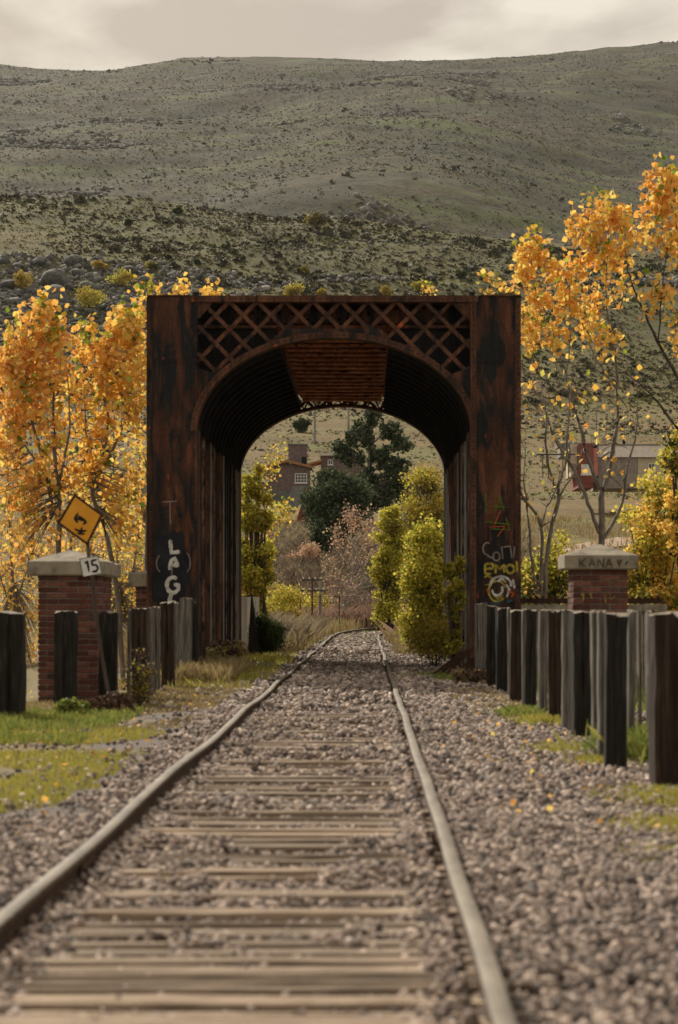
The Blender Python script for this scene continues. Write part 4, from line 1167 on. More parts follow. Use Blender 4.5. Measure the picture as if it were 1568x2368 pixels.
tree('eucalyptus_tree', 'tall dark eucalyptus rising high in the arch', 'tree', 172,
     [[(853, 1260, .22), (853, 1130, .18), (855, 1050, .14), (858, 980, .08), (850, 940, .04)],
      [(854, 1090, .10), (820, 1050, .07), (800, 1040, .04)], [(854, 1100, .10), (890, 1060, .07), (915, 1030, .04)], [(856, 1030, .08), (900, 990, .05), (925, 970, .03)]],
     [(833, 1005, 28, 26, 60, 24), (797, 1052, 22, 20, 45, 24), (862, 962, 22, 20, 45, 24), (905, 995, 26, 20, 45, 22), (880, 1050, 26, 20, 50, 24), (922, 1080, 24, 24, 44, 22), (936, 1025, 20, 18, 26, 18), (835, 1060, 14, 14, 14, 18), (850, 1100, 26, 22, 40, 20), (900, 1120, 34, 24, 60, 20), (880, 1160, 50, 30, 80, 20), (940, 1130, 24, 30, 40, 18), (780, 1030, 14, 12, 20, 20)],
     leaf=.26, mats=('leaf_dark', 'leaf_dark', 'leaf_dark_grey'), bark='bark', twig=.03)
tree('bare_tree', 'leafless grey tree with a pinkish crown beside the track bend', 'tree', 105,
     [[(793, 1440, .07), (793, 1412, .065), (808, 1360, .055), (815, 1338, .05), (816, 1290, .04), (815, 1246, .03), (812, 1205, .012)],
      [(800, 1400, .04), (830, 1352, .035), (865, 1345, .02), (890, 1342, .01)], [(810, 1355, .035), (840, 1310, .025), (870, 1270, .015), (892, 1250, .008)],
      [(814, 1335, .03), (845, 1270, .02), (860, 1220, .01)], [(814, 1320, .03), (788, 1270, .02), (775, 1230, .01)], [(806, 1370, .03), (782, 1330, .02), (765, 1300, .01)],
      [(820, 1365, .03), (860, 1330, .02), (890, 1300, .01)], [(816, 1280, .025), (830, 1230, .015), (832, 1190, .008)],
      [(796, 1410, .035), (775, 1390, .02), (765, 1350, .01)]],
     [(812, 1195, 26, 30, 60, 5), (855, 1210, 30, 32, 60, 5), (785, 1235, 30, 34, 50, 5), (880, 1265, 36, 36, 70, 3), (830, 1270, 50, 45, 80, 2), (890, 1330, 36, 40, 80, 1), (765, 1310, 26, 45, 60, 2), (830, 1330, 45, 50, 80, 1), (775, 1370, 34, 34, 50, 1)],
     leaf=.10, mats=('leaf_pink',), bark='bark_grey', twig=.016)
bush('pink_bush', 'small pink leaved bush below the red gabled house', 'bush', pp(705, 136), 136, 2.2, 1.9, ('leaf_pink',), 1500, .11, clumps=12, zb=ztf(pp(705, 136), 136)+.2)
bush('dark_bush', 'large blackish bush behind the bare tree', 'bush', pp(876, 116), 116, 2.7, 3.0, ('leaf_bush', 'leaf_dark'), 5000, .09, clumps=26)
bush('yellow_tree', 'tall yellow green tree right of the bare tree in the arch', 'tree', pp(903, 78), 78, 1.6, 5.6, ('leaf_lime', 'leaf_olive', 'leaf_lime'), 11000, .09, clumps=64, zb=0, shape=.8, low=-.3, hull=.3)
bush('yellow_tree', 'bright lime yellow tree filling the right of the arch', 'tree', pp(990, 55), 55, 2.0, 4.05, ('leaf_lime', 'leaf_lime', 'leaf_lime', 'leaf_olive'), 15000, .075, clumps=80, zb=-.1, low=-.3, shape=.8, bark='bark', hull=.3)
bush('willow_tree', 'pale feathery tree behind the lime tree under the arch', 'tree', pp(975, 92), 92, 3.4, 7.9, ('leaf_lime', 'leaf_scrub', 'leaf_olive', 'leaf_grey'), 16000, .09, clumps=80, zb=.3, low=.4, bark='bark', hull=.2)
bush('olive_shrub', 'olive shrub growing against the inner right bridge wall', 'shrub', pp(1048, 39.6), 39.6, .50, 2.75, ('leaf_olive', 'leaf_lime'), 4200, .05, clumps=44, hull=.2, zb=.0, dep=1.6)
bush('olive_shrub', 'brown and yellow shrub at the foot of the right wall', 'shrub', pp(1010, 42), 42, 1.15, 1.15, ('leaf_olive', 'leaf_scrub', 'leaf_olive'), 2600, .05, clumps=24, dep=2.0)
bush('dark_green_bush', 'dark green bush left of the track beyond the bridge', 'bush', pp(618, 51.5), 51.5, .95, 1.15, ('leaf_bush',), 6200, .045, clumps=44, hull=.2)
bush('brown_shrub', 'brownish shrub at the foot of the inner left wall', 'shrub', pp(520, 40), 40, 1.0, .62, ('leaf_olive', 'brush', 'straw'), 2600, .05, clumps=24, dep=2.0)
bush('brown_shrub', 'leggy dry weeds growing among the left fence posts', 'shrub', pp(322, 25.3), 25.3, .36, .8, ('leaf_olive', 'brush'), 420, .035, clumps=12)
bush('dry_brush', 'dead brown brush heaped at the foot of the leaning sign', 'shrub', pp(255, 23.9), 23.9, .62, .24, ('brush',), 1700, .05, clumps=14, dep=.7)
bush('green_weed', 'fresh green weed at the base of the left pillar', 'plant', pp(165, 23.4), 23.4, .42, .19, ('grass_green',), 800, .04, clumps=10)
bush('brown_shrub', 'rusty brown shrub below the right bridge column', 'shrub', pp(1085, 33), 33, .7, .28, ('brush', 'straw'), 1300, .04, clumps=12)
for k, (u, v, w_, d) in enumerate([(992, 664, 16, 55)]):
    tree('poplar_twig_tree', 'poplar behind the bridge showing one yellow tuft above the top chord', 'tree', d,
         [[(1200, 1480, .06), (1180, 1100, .04), (1080, 800, .02), (1000, 690, .006)]], [(u, v, w_, 13, 6, 10)], leaf=.10, mats=('leaf_gold',), tipmat='leaf_tip')
# evergreen left behind the poplars
bush('evergreen_tree', 'dark round evergreen glimpsed through the left poplars', 'tree', pp(220, 180), 180, 3.4, 3.0, ('leaf_dark',), 3200, .14, clumps=18, zb=CAMZ+(1400-1085)*180/F, hull=.8)

# tent shaped guards beside the far end of the bridge
for k, (u, d) in enumerate([(578, 51.0), (606, 53.5)]):
    lab = ['pale boarded tent shaped guard nearest the left bridge wall', 'pale boarded tent shaped guard standing farther behind the first'][k]
    g = empty('track_guard', (pp(u, d), d, 0), lab, 'guard', 'tent shaped guards by the bridge')
    x = pp(u, d)
    for j in range(5):
        x0 = x-.60+.105*j
        MB().prism([(x0, -.05), (x0+.095, -.05), (x0+.115, 1.42), (x0+.02, 1.42)], d, d+.03).build('board', M['roof_pale'], g)
    MB().prism([(x-.06, -.05), (x+.26, -.05), (x+.03, 1.5)], d-.02, d+.5).build('end_panel', M['post'], g)

# ------------------------------------------------------------------ grass
def blades(name, x, y, h, w_, mat, lean=.35, parent=None, label=None):
    n = len(x); z = zt(x, y)-.01
    a = rng.uniform(0, 2*math.pi, n); tl = rng.normal(size=n)*lean; tb = rng.uniform(0, 2*math.pi, n)
    h = h*rng.uniform(.55, 1.25, n); w2 = w_*rng.uniform(.7, 1.3, n)/2
    dx, dy = np.cos(a)*w2, np.sin(a)*w2
    lx, ly = np.cos(tb)*tl*h, np.sin(tb)*tl*h
    V = np.zeros((n, 4, 3))
    V[:, 0] = np.stack([x-dx, y-dy, z], -1); V[:, 1] = np.stack([x+dx, y+dy, z], -1)
    V[:, 2] = np.stack([x+dx*.6+lx*.4, y+dy*.6+ly*.4, z+h*.6], -1)
    V[:, 3] = np.stack([x+lx, y+ly, z+h*.95], -1)
    T = np.array([(0, 1, 2), (0, 2, 3)])
    Fc = (T[None]+(np.arange(n)*4)[:, None, None]).reshape(-1, 3)
    o = link(name, npmesh(name, V.reshape(-1, 3), Fc), parent, mat)
    return tag(o, kind='stuff')
def patch(n, x0, x1, y0, y1, thr, fr=1.0, fn=None):
    x = rng.uniform(x0, x1, n); y = rng.uniform(y0, y1, n)
    k = fbm(x*fr+9, y*fr*.7+2, 3) > thr
    if fn is not None: k &= fn(x, y)
    return x[k], y[k]
edge = lambda x, y: x < np.interp(y, [11, 12.5, 14, 20, 24, 36], [-2.6, -1.95, -1.75, -1.95, -1.75, -1.7]) + .35*fbm(x*2, y*1.3, 2)
x, y = patch(46000, -5.2, -1.6, 12.2, 21, -.30, 1.1, edge); blades('dry_grass', x, y, .055, .012, M['grass_olive'])
x, y = patch(16000, -5.4, -2.5, 18.5, 24.5, -.3, 1.0); blades('green_grass', x, y, .095, .012, M['grass_green'])
x, y = patch(26000, -4.2, -1.6, 20.5, 36.5, -.3, .9, edge); blades('dry_grass', x, y, .06, .014, M['straw'])
x, y = patch(5000, -2.9, -1.55, 31, 50, -.1, .8); blades('dry_grass', x, y, .16, .018, M['grass_olive'])
x, y = patch(3500, -3.2, -2.1, 33, 39, -.3, .8); blades('dry_grass', x, y, .3, .016, M['straw'])
# tufts at the feet of the right posts
for (u, d, sx, hh, m) in [(1575, 13.3, .30, .075, 'grass_olive'), (1500, 13.6, .26, .06, 'grass_olive'), (1560, 11.8, .28, .05, 'grass_olive'), (1555, 10.4, .2, .035, 'grass_olive'), (1390, 16.4, .2, .07, 'grass_olive'), (1320, 17.8, .3, .07, 'grass_olive'),
                          (1265, 22, .3, .10, 'grass_olive'), (1220, 23.5, .3, .12, 'grass_green'), (1180, 25.6, .5, .08, 'straw'), (1120, 28, .45, .07, 'straw'), (1090, 30, .5, .07, 'straw'), (1080, 34.5, .5, .12, 'grass_green'), (1020, 36.5, .5, .10, 'grass_green'), (1500, 17.0, .35, .25, 'grass_green')]:
    n = 850; x = rng.normal(pp(u, d), sx*.55, n); y = rng.normal(d, sx*1.0, n)
    blades('grass_tuft', x, y, hh, .012, M[m], .5)
x, y = patch(16000, 2.2, 5.5, 10, 36, -.2, .8); blades('green_grass', x, y, .14, .016, M['grass_green'])
x, y = patch(3000, 1.0, 2.0, 28, 38, .02, 1.1); blades('dry_grass', x, y, .06, .014, M['straw'])
nl_ = 420
x = np.concatenate([rng.uniform(-4.6, -1.6, nl_//2), rng.uniform(.6, 2.6, nl_//2)]); y = rng.uniform(11, 38, nl_)
fl = scatter('fallen_leaves', LEAF_V, LEAF_F, np.stack([x, y, zt(x, y)+.035], -1), rng.uniform(.025, .05, nl_), rotm(nl_, .35), M['leaf_orange'])
# verges beyond the bridge
fnl = lambda x, y: (np.abs(x-(-.476+track_off(y))) > 1.15+.35*fbm(x, y, 2))
x, y = patch(14000, -8, 0, 53, 82, -.25, .5, fnl); blades('tall_dry_grass', x, y, .50, .03, M['straw'], .3)
x, y = patch(5000, -8, 0, 56, 90, 0.0, .4, fnl); blades('tall_green_grass', x, y, .42, .03, M['grass_olive'], .35)
x, y = patch(14000, .5, 8, 51, 85, -.25, .5, fnl); blades('tall_dry_grass', x, y, .42, .03, M['straw'], .3)
x, y = patch(16000, -10, 14, 84, 116, -.4, .4, fnl); blades('tall_dry_grass', x, y, .62, .04, M['straw'], .3)
x, y = patch(9000, -3, 7, 104, 122, -.4, .4); blades('pink_seed_grass', x, y, 1.0, .05, M['straw_pink'], .3)
x, y = patch(4000, -3.5, 2.5, 66, 104, .12, .5, lambda x, y: np.abs(x-(-.476+track_off(y))) < 1.7); blades('green_grass', x, y, .12, .03, M['grass_green'])
x, y = patch(26000, -30, 30, 110, 200, -.1, .2); blades('tall_dry_grass', x, y, .6, .09, M['straw'], .3)

def twiggy(name, n, x0, x1, y0, y1, h, w_, mat, per=16):
    bx_ = rng.uniform(x0, x1, n); by_ = rng.uniform(y0, y1, n)
    k = fbm(bx_*.15+4, by_*.1, 3) > -.25; bx_, by_ = bx_[k], by_[k]
    x = np.repeat(bx_, per)+rng.normal(size=len(bx_)*per)*.22; y = np.repeat(by_, per)+rng.normal(size=len(bx_)*per)*.22
    blades(name, x, y, h, w_, mat, .55)
twiggy('brown_brush', 900, -14, 10, 108, 150, 1.3, .05, M['twig_brown'])
twiggy('brown_brush', 900, -12, 12, 120, 175, 1.2, .07, M['twig_pale'])
twiggy('pink_brush', 260, -6, 5, 104, 118, 1.1, .04, M['straw_pink'])
twiggy('verge_brush', 260, -6, -1.9, 54, 90, .75, .025, M['twig_pale'])
twiggy('verge_brush', 160, 1.2, 5, 54, 90, .75, .025, M['straw_pink'])
# ------------------------------------------------------------------ poles and fence beyond the bridge
def pole(u, d, vt, r, mat, label, arms=(), hz=None):
    x = pp(u, d); zb = ztf(x, d); top = 1.2-(vt-1400)*d/F
    p = empty('telegraph_pole' if arms else 'wooden_pole', (x, d, zb), label, 'pole')
    MB().tube([(x, d, zb-.3), (x, d, top)], [r, r*.75], 8).build('shaft', mat, p)
    for v, u0, u1 in arms:
        z = 1.2-(v-1400)*d/F
        a = MB().box(pp(u0, d), pp(u1, d), d-.09-r, d-.01-r, z-.035, z+.035).build('crossarm', M['pole_dark'], p)
        for k in range(4):
            uu = u0+3+(u1-u0-6)*k/3
            MB().tube([(pp(uu, d), d-.05-r, z+.03), (pp(uu, d), d-.05-r, z+.08), (pp(uu, d), d-.05-r, z+.12)], [.02, .04, .02], 6).build('insulator', M['white'], a)
    return p
pole(722, 100, 1335, .055, M['pole_dark'], 'short dark telegraph pole with two crossarms beyond the bridge', [(1340, 699, 746), (1365, 697, 751)])
pole(741, 103, 1333, .085, M['pole_grey'], 'thicker pale grey pole right beside the crossarm pole')
pole(728, 320, 895, .17, M['pole_grey'], 'left of the two tall grey poles on the dry slope in the arch')
pole(806, 320, 895, .17, M['pole_grey'], 'right one of the two tall grey poles on the dry slope in the arch')
pole(1379, 330, 942, .12, M['pole_grey'], 'thin pale pole on the slope above the white and red house')
fw = empty('wire_fence', (pp(640, 98), 98, .6), 'low wire fence on thin stakes behind the telegraph pole', 'fence')
for u in range(560, 830, 45):
    x = pp(u, 98); zb = ztf(x, 98); MB().tube([(x, 98, zb-.2), (x, 98, 1.2+(1400-1374)*98/F)], .03, 5).build('stake', M['pole_dark'], fw)
for v in (1378, 1392):
    wire(fw, [P(u, v, 98) for u in (560, 605, 650, 695, 740, 785, 830)], 4, .02, .012)

# ------------------------------------------------------------------ houses
M['hbrick'] = None
def wallbrick(name, c1, c2, mort, sc_):
    m, t, b = newmat(name)
    c = t.nodes.new('ShaderNodeTexCoord'); mpn = t.nodes.new('ShaderNodeMapping'); mpn.inputs['Rotation'].default_value = (R(90), 0, 0)
    t.links.new(c.outputs['Object'], mpn.inputs[0])
    bt = t.nodes.new('ShaderNodeTexBrick'); bt.inputs['Scale'].default_value = sc_
    bt.inputs['Color1'].default_value = c1+(1,); bt.inputs['Color2'].default_value = c2+(1,); bt.inputs['Mortar'].default_value = mort+(1,)
    bt.inputs['Mortar Size'].default_value = .02
    t.links.new(mpn.outputs[0], bt.inputs['Vector']); t.links.new(bt.outputs['Color'], b.inputs['Base Color'])
    b.inputs['Roughness'].default_value = .95
    return m
M['hbrick'] = wallbrick('house_brick', (.20, .145, .135), (.13, .095, .09), (.09, .075, .07), 2.0)
M['rbrick'] = wallbrick('red_house_brick', (.24, .075, .05), (.17, .055, .04), (.10, .05, .04), 2.2)
M['stonewall'] = simple('grey_stone_base', [(0.3, (.07, .07, .065)), (0.7, (.17, .165, .15))], 2.5)
M['trim'] = simple('orange_wood_trim', [(0.3, (.26, .12, .05)), (0.7, (.38, .19, .08))], 5)
M['roof_grey'] = simple('grey_sheet_roof', [(0.3, (.15, .155, .15)), (0.7, (.24, .245, .235))], 2)
M['roof_green'] = simple('pale_green_roof', [(0.3, (.20, .26, .21)), (0.7, (.30, .37, .30))], 2)
M['glass'] = simple('dark_glass', [(0.3, (.03, .04, .05)), (0.7, (.07, .085, .10))], 1, .15, bs=0, spec=.6)
M['redwall'] = simple('red_wall', [(0.3, (.17, .06, .05)), (0.7, (.25, .095, .08))], 2)
M['pinkwall'] = simple('pink_wall', [(0.3, (.48, .17, .14)), (0.7, (.60, .24, .20))], 2)
M['cream'] = simple('cream_wall', [(0.3, (.42, .36, .26)), (0.7, (.56, .48, .36))], 2)
M['whitewall'] = simple('white_wall', [(0.3, (.66, .60, .55)), (0.7, (.80, .75, .70))], 2)
M['greywall'] = simple('grey_render', [(0.3, (.20, .17, .15)), (0.7, (.31, .27, .24))], 2)
def q(u, v, d): return (pp(u, d), CAMZ-(v-1400)*d/F)
def window(parent, u0, v0, u1, v1, d, nx, nz, y, pane='glass'):
    x0, z1 = q(u0, v0, d); x1, z0 = q(u1, v1, d); f = .07
    fr = MB().box(x0, x1, y-.06, y-.005, z1-f, z1).box(x0, x1, y-.06, y-.005, z0, z0+f).box(x0, x0+f, y-.06, y-.005, z0+f, z1-f).box(x1-f, x1, y-.06, y-.005, z0+f, z1-f).build('window', M['white'], parent)
    mb = MB()
    for i in range(1, nx): xx = x0+(x1-x0)*i/nx; mb.box(xx-.022, xx+.022, y-.05, y-.02, z0+f, z1-f)
    for i in range(1, nz): zz = z0+(z1-z0)*i/nz; mb.box(x0+f, x1-f, y-.055, y-.015, zz-.02, zz+.02)
    if mb.v: mb.build('glazing_bars', M['white'], fr)
    MB().box(x0+f, x1-f, y-.014, y-.006, z0+f, z1-f).build('pane', M[pane], fr)
    MB().box(x0-.08, x1+.08, y-.14, y-.005, z0-.07, z0-.004).build('sill', M['white'], fr)
# brick gabled house in the arch
d = 232
h1 = empty('brick_house', (pp(655, d), d, ztf(pp(655, d), d)), 'grey brown brick house with orange roof edge and white paned window', 'house')
poly = [q(592, 1185, d), q(714, 1185, d), q(714, 1080, d), q(664, 1067, d), q(592, 1086, d)]
MB().prism(poly, d, d+7).build('wall', M['hbrick'], h1)
a, b = q(590, 1134, d), q(716, 1190, d)
MB().box(a[0], b[0], d-.15, d-.004, b[1], a[1]).build('stone_base', M['stonewall'], h1)
window(h1, 682, 1094, 710, 1116, d, 4, 3, d)
window(h1, 606, 1096, 622, 1112, d, 2, 2, d)
p0, p1, p2 = q(582, 1088, d), q(664, 1065, d), q(720, 1079, d)
for (A, B, mm) in ((p0, p1, 'roof_green'), (p1, p2, 'roof_grey')):
    rf_ = MB().prism([A, B, (B[0], B[1]+.12), (A[0], A[1]+.12)], d-.5, d+7.4).build('roof', M[mm], h1)
    MB().prism([(A[0], A[1]-.14), (B[0], B[1]-.14), (B[0], B[1]+.10), (A[0], A[1]+.10)], d-.56, d-.505).build('fascia', M['trim'], rf_)
A, B = q(668, 1075, d+3), q(710, 1030, d+3)
chs = MB().box(A[0], B[0], d+2, d+4, A[1], B[1]).build('tower', M['hbrick'], h1)
MB().box(A[0]-.08, B[0]+.08, d+1.92, d+4.08, B[1]+.003, B[1]+.14).build('tower_coping', M['stonewall'], chs)
A, B = q(697, 1072, d), q(708, 1054, d)
MB().box(A[0], B[0], d+.9, d+1.3, A[1]-.5, B[1]).build('chimney', M['black'], h1)
# second flat roofed brick house
d = 246
h2 = empty('flat_roofed_house', (pp(790, d), d, ztf(pp(790, d), d)), 'flat roofed grey brick house half hidden behind the eucalyptus', 'house')
A, B = q(742, 1150, d), q(842, 1052, d)
MB().box(A[0], B[0], d, d+6, A[1], B[1]).build('wall', M['hbrick'], h2)
A, B = q(738, 1053, d), q(846, 1047, d)
MB().box(A[0], B[0], d-.5, d+6.5, A[1], B[1]).build('roof', M['roof_pale'], h2)
A, B = q(712, 1074, d), q(744, 1066, d)
MB().prism([(A[0], A[1]-.15), (B[0], A[1]+.25), (B[0], A[1]+.45), (A[0], A[1]+.05)], d-2, d+3).build('porch_roof', M['trim'], h2)
window(h2, 758, 1062, 770, 1074, d, 2, 1, d)
# steep red gabled house
d = 176
h3 = empty('gabled_house', (pp(680, d), d, ztf(pp(680, d), d)), 'steep roofed red brick house below the white paned window', 'house')
def qq(u, v): return q(u, v, d)
MB().prism([qq(640, 1262), qq(712, 1262), qq(712, 1205), qq(640, 1205)], d, d+5).build('wall', M['rbrick'], h3)
rp = MB().prism([qq(650, 1186), qq(676, 1124), qq(710, 1122), qq(683, 1186)], d+.05, d+.2).build('roof', M['roof_grey'], h3)
for k in range(6):
    A = qq(652+5.5*k, 1184); B = qq(678+5.5*k, 1126)
    MB().bar((A[0], d+.03, A[1]), (B[0], d+.03, B[1]), .05, .03).build('seam', M['roof_grey'], rp)
MB().prism([qq(684, 1206), qq(712, 1206), qq(716, 1130), qq(709, 1125)], d+.3, d+4.5).build('gable', M['rbrick'], h3)
MB().prism([qq(628, 1210), qq(718, 1208), qq(716, 1202), qq(640, 1203)], d-.6, d+5.2).build('porch_roof', M['trim'], h3)
window(h3, 690, 1216, 702, 1230, d, 2, 1, d)
window(h3, 655, 1216, 670, 1230, d, 2, 1, d)
# flat white and red house right
d = 205
h4 = empty('white_house', (pp(1430, d), d, ztf(pp(1430, d), d)), 'low white house with red and pink walls behind the right poplars', 'house')
def bx(name, u0, v0, u1, v1, y0, y1, mat, par):
    A, B = q(u0, v1, d), q(u1, v0, d); return MB().box(A[0], B[0], d+y0, d+y1, A[1], B[1]).build(name, M[mat], par)
bx('wall', 1384, 1056, 1475, 1128, .3, 7, 'greywall', h4)
pz = bx('parapet', 1382, 1029, 1568, 1056, 0, 7.2, 'whitewall', h4)
bx('coping', 1380, 1026, 1570, 1028.6, -.1, 7.3, 'roof_grey', h4)
bx('wall', 1476, 1057, 1566, 1128, .4, 7, 'cream', h4)
bx('wall', 1335, 1026, 1370, 1128, -.8, 6, 'redwall', h4)
bx('wall', 1371, 1036, 1381, 1100, -.6, 5, 'pinkwall', h4)
bx('wall', 1320, 1027, 1334, 1100, -.3, 5, 'cream', h4)
sh = bx('shed', 1294, 1022, 1378, 1030, .6, 5, 'roof_grey', h4)
bx('shed_wall', 1296, 1031, 1320, 1055, .2, 4, 'roof_grey', h4)
for k in range(8): bx('rib', 1297+3*k, 1032, 1298+3*k, 1054, .12, .19, 'roof_pale', h4)
window(h4, 1342, 1074, 1366, 1098, d, 4, 1, d-.8, 'whitewall')
window(h4, 1500, 1070, 1516, 1086, d, 2, 1, d+.4)
bx('brick_panel', 1345, 1100, 1370, 1118, -.9, -.81, 'rbrick', h4)
bx('chimney', 1443, 1012, 1449, 1028, 1, 1.3, 'black', h4)
bx('chimney_post', 1377, 1015, 1381, 1026, .6, .9, 'cream', h4)
pg = empty('pergola', (pp(1265, d), d-1, ztf(pp(1265, d), d)), 'dark wooden pergola left of the white house', 'pergola')
bx('beam', 1238, 1052, 1325, 1055, -2.2, -2.0, 'pole_dark', pg)
for u in (1250, 1263, 1296, 1309): bx('post', u, 1055.5, u+2, 1108, -2.15, -2.0, 'pole_dark', pg)
bx('beam', 1238, 1051, 1241, 1054, -2.0, 1.0, 'pole_dark', pg)
# houses glimpsed left
d = 190
h5 = empty('shed_house', (pp(260, d), d, ztf(pp(260, d), d)), 'dark gabled house with red brick base behind the left poplars', 'house')
bx('wall', 215, 1098, 335, 1150, 0, 5, 'greywall', h5)
bx('roof', 205, 1092, 338, 1097, -.5, 5.5, 'roof_grey', h5)
MB().prism([q(190, 1140, d), q(262, 1140, d), q(228, 1094, d)], d-1.2, d-.6).build('gable', M['black'], h5)
bx('wall', 195, 1141, 260, 1160, -1.2, -.6, 'rbrick', h5)
window(h5, 280, 1106, 300, 1124, d, 2, 2, d)
d = 200
h6 = empty('white_roofed_house', (pp(170, d), d, ztf(pp(170, d), d)), 'small pale house with a white roof edge behind the left poplars', 'house')
bx('wall', 135, 1076, 200, 1140, 0, 4, 'greywall', h6)
bx('roof', 128, 1069, 206, 1075, -.4, 4.4, 'roof_pale', h6)
window(h6, 150, 1084, 168, 1100, d, 2, 2, d)

# dirt path on the right slope
def ribbon_ground(name, pts, half, mat):
    V = []; n = 0; path = smooth_path([(a, b, 0, 0) for a, b in pts], 10)
    for i, p in enumerate(path):
        a = path[max(i-1, 0)]; b = path[min(i+1, len(path)-1)]
        t = np.array([b[0]-a[0], b[1]-a[1]]); t /= np.linalg.norm(t); nrm = np.array([-t[1], t[0]])
        for s in (-1, -.33, .33, 1):
            x, y = p[0]+nrm[0]*half*s, p[1]+nrm[1]*half*s
            V.append((x, y, ztf(x, y)+.12)); n += 1
    m = len(path); Fc = [(i*4+j, i*4+j+1, (i+1)*4+j+1, (i+1)*4+j) for i in range(m-1) for j in range(3)]
    return tag(link(name, npmesh(name, V, Fc), None, mat), kind='structure')
M['dirt'] = simple('pale_dirt', [(0.3, (.27, .19, .135)), (0.7, (.38, .28, .21))], 1.5)
ribbon_ground('path', [(10, 128), (13, 150), (19, 165), (26, 172), (40, 178)], 1.8, M['dirt'])

# ------------------------------------------------------------------ slope vegetation
def clumps_field(name, n, y0, y1, size, mat, thr=-1, fr=.02, tris=14, flat=.7, bias=1.0, spanf=1.0, xr=None, lv=None):
    y = y0+(y1-y0)*rng.random(n)**bias
    x = rng.uniform(-1, 1, n)*(y*.19+4)*spanf - y*.012
    if xr: x = rng.uniform(xr[0], xr[1], n)
    k = fbm(x*fr+31, y*fr+7, 4) > thr
    x, y = x[k], y[k]; m = len(x); z = zt(x, y)
    s = size*np.clip(rng.lognormal(0, .45, m), .3, 2.2)
    g = rng.normal(size=(m, tris, 3)); g /= np.linalg.norm(g, axis=2)[:, :, None]; g *= rng.random((m, tris, 1))**.5
    g[:, :, 2] = np.abs(g[:, :, 2])*flat
    c = np.stack([x, y, z], -1)[:, None, :]+g*s[:, None, None]*.5
    pos = c.reshape(-1, 3); ss = np.repeat(s, tris)*.42
    TV = np.array([(-.5, -.3, 0), (.5, -.3, .1), (0, .6, -.1)]); TF = np.array([(0, 1, 2)])
    return scatter(name, TV, TF, pos, ss, rotm(len(pos)), mat)
M['scrub_far'] = island('hill_scrub', [(0, (.03, .034, .018)), (.6, (.06, .06, .03)), (1, (.11, .10, .045))])
M['scrub_mtn'] = island('mountain_scrub_leaf', [(0, (.035, .037, .025)), (.6, (.055, .055, .034)), (1, (.085, .08, .045))])
M['tuss_far'] = island('hill_tussock', [(0, (.12, .11, .042)), (.6, (.21, .18, .072)), (1, (.13, .14, .042))])
M['rock_far'] = island('hill_rock', [(0, (.06, .06, .055)), (.6, (.13, .125, .115)), (1, (.24, .23, .205))], rough=.95)
clumps_field('hill_scrub', 11000, 385, 615, .85, M['scrub_far'], -.25, tris=9, bias=.9)
clumps_field('hill_scrub', 2600, 385, 615, 1.6, M['scrub_far'], .05, tris=16)
clumps_field('hill_scrub', 3200, 330, 430, .6, M['scrub_far'], -.1, tris=9)
clumps_field('hill_tussocks', 22000, 380, 615, .65, M['tuss_far'], -.35, tris=5)
clumps_field('field_tussocks', 9000, 230, 390, .42, M['tuss_far'], -.4, tris=5)
clumps_field('field_scrub', 900, 240, 390, .45, M['scrub_far'], .05, tris=9)
clumps_field('mountain_scrub', 36000, 900, 2600, 1.5, M['scrub_mtn'], -.3, fr=.006, tris=4, bias=.75)
clumps_field('mountain_scrub', 1500, 900, 2600, 3.2, M['scrub_mtn'], .1, fr=.008, tris=9, bias=.75)
clumps_field('mountain_tussocks', 22000, 900, 2600, 1.5, M['tuss_far'], -.15, fr=.006, tris=3, bias=.75)
def rocks_field(name, n, y0, y1, size, thr, fr, mat, bias=1.0, flat=.6):
    y = y0+(y1-y0)*rng.random(n)**bias; x = rng.uniform(-1, 1, n)*(y*.19+4) - y*.012
    k = fbm(x*fr+71, y*fr+13, 4) > thr
    x, y = x[k], y[k]; m = len(x); s = size*np.clip(rng.lognormal(0, .5, m), .3, 2.6)
    p = np.stack([x, y, zt(x, y)+s*.1], -1)
    return scatter(name, ICO[0], ICO[1], p, np.stack([s, s*.9, s*flat], -1), rotm(m, .25), mat, jit=.18)
rocks_field('hill_rocks', 18000, 405, 505, .50, .0, .035, M['rock_far'])
rocks_field('hill_rocks', 7000, 395, 620, .34, .12, .02, M['rock_far'])
rocks_field('mountain_rocks', 46000, 950, 2600, 1.25, .33, .0105, M['rock_far'], .75, .6)

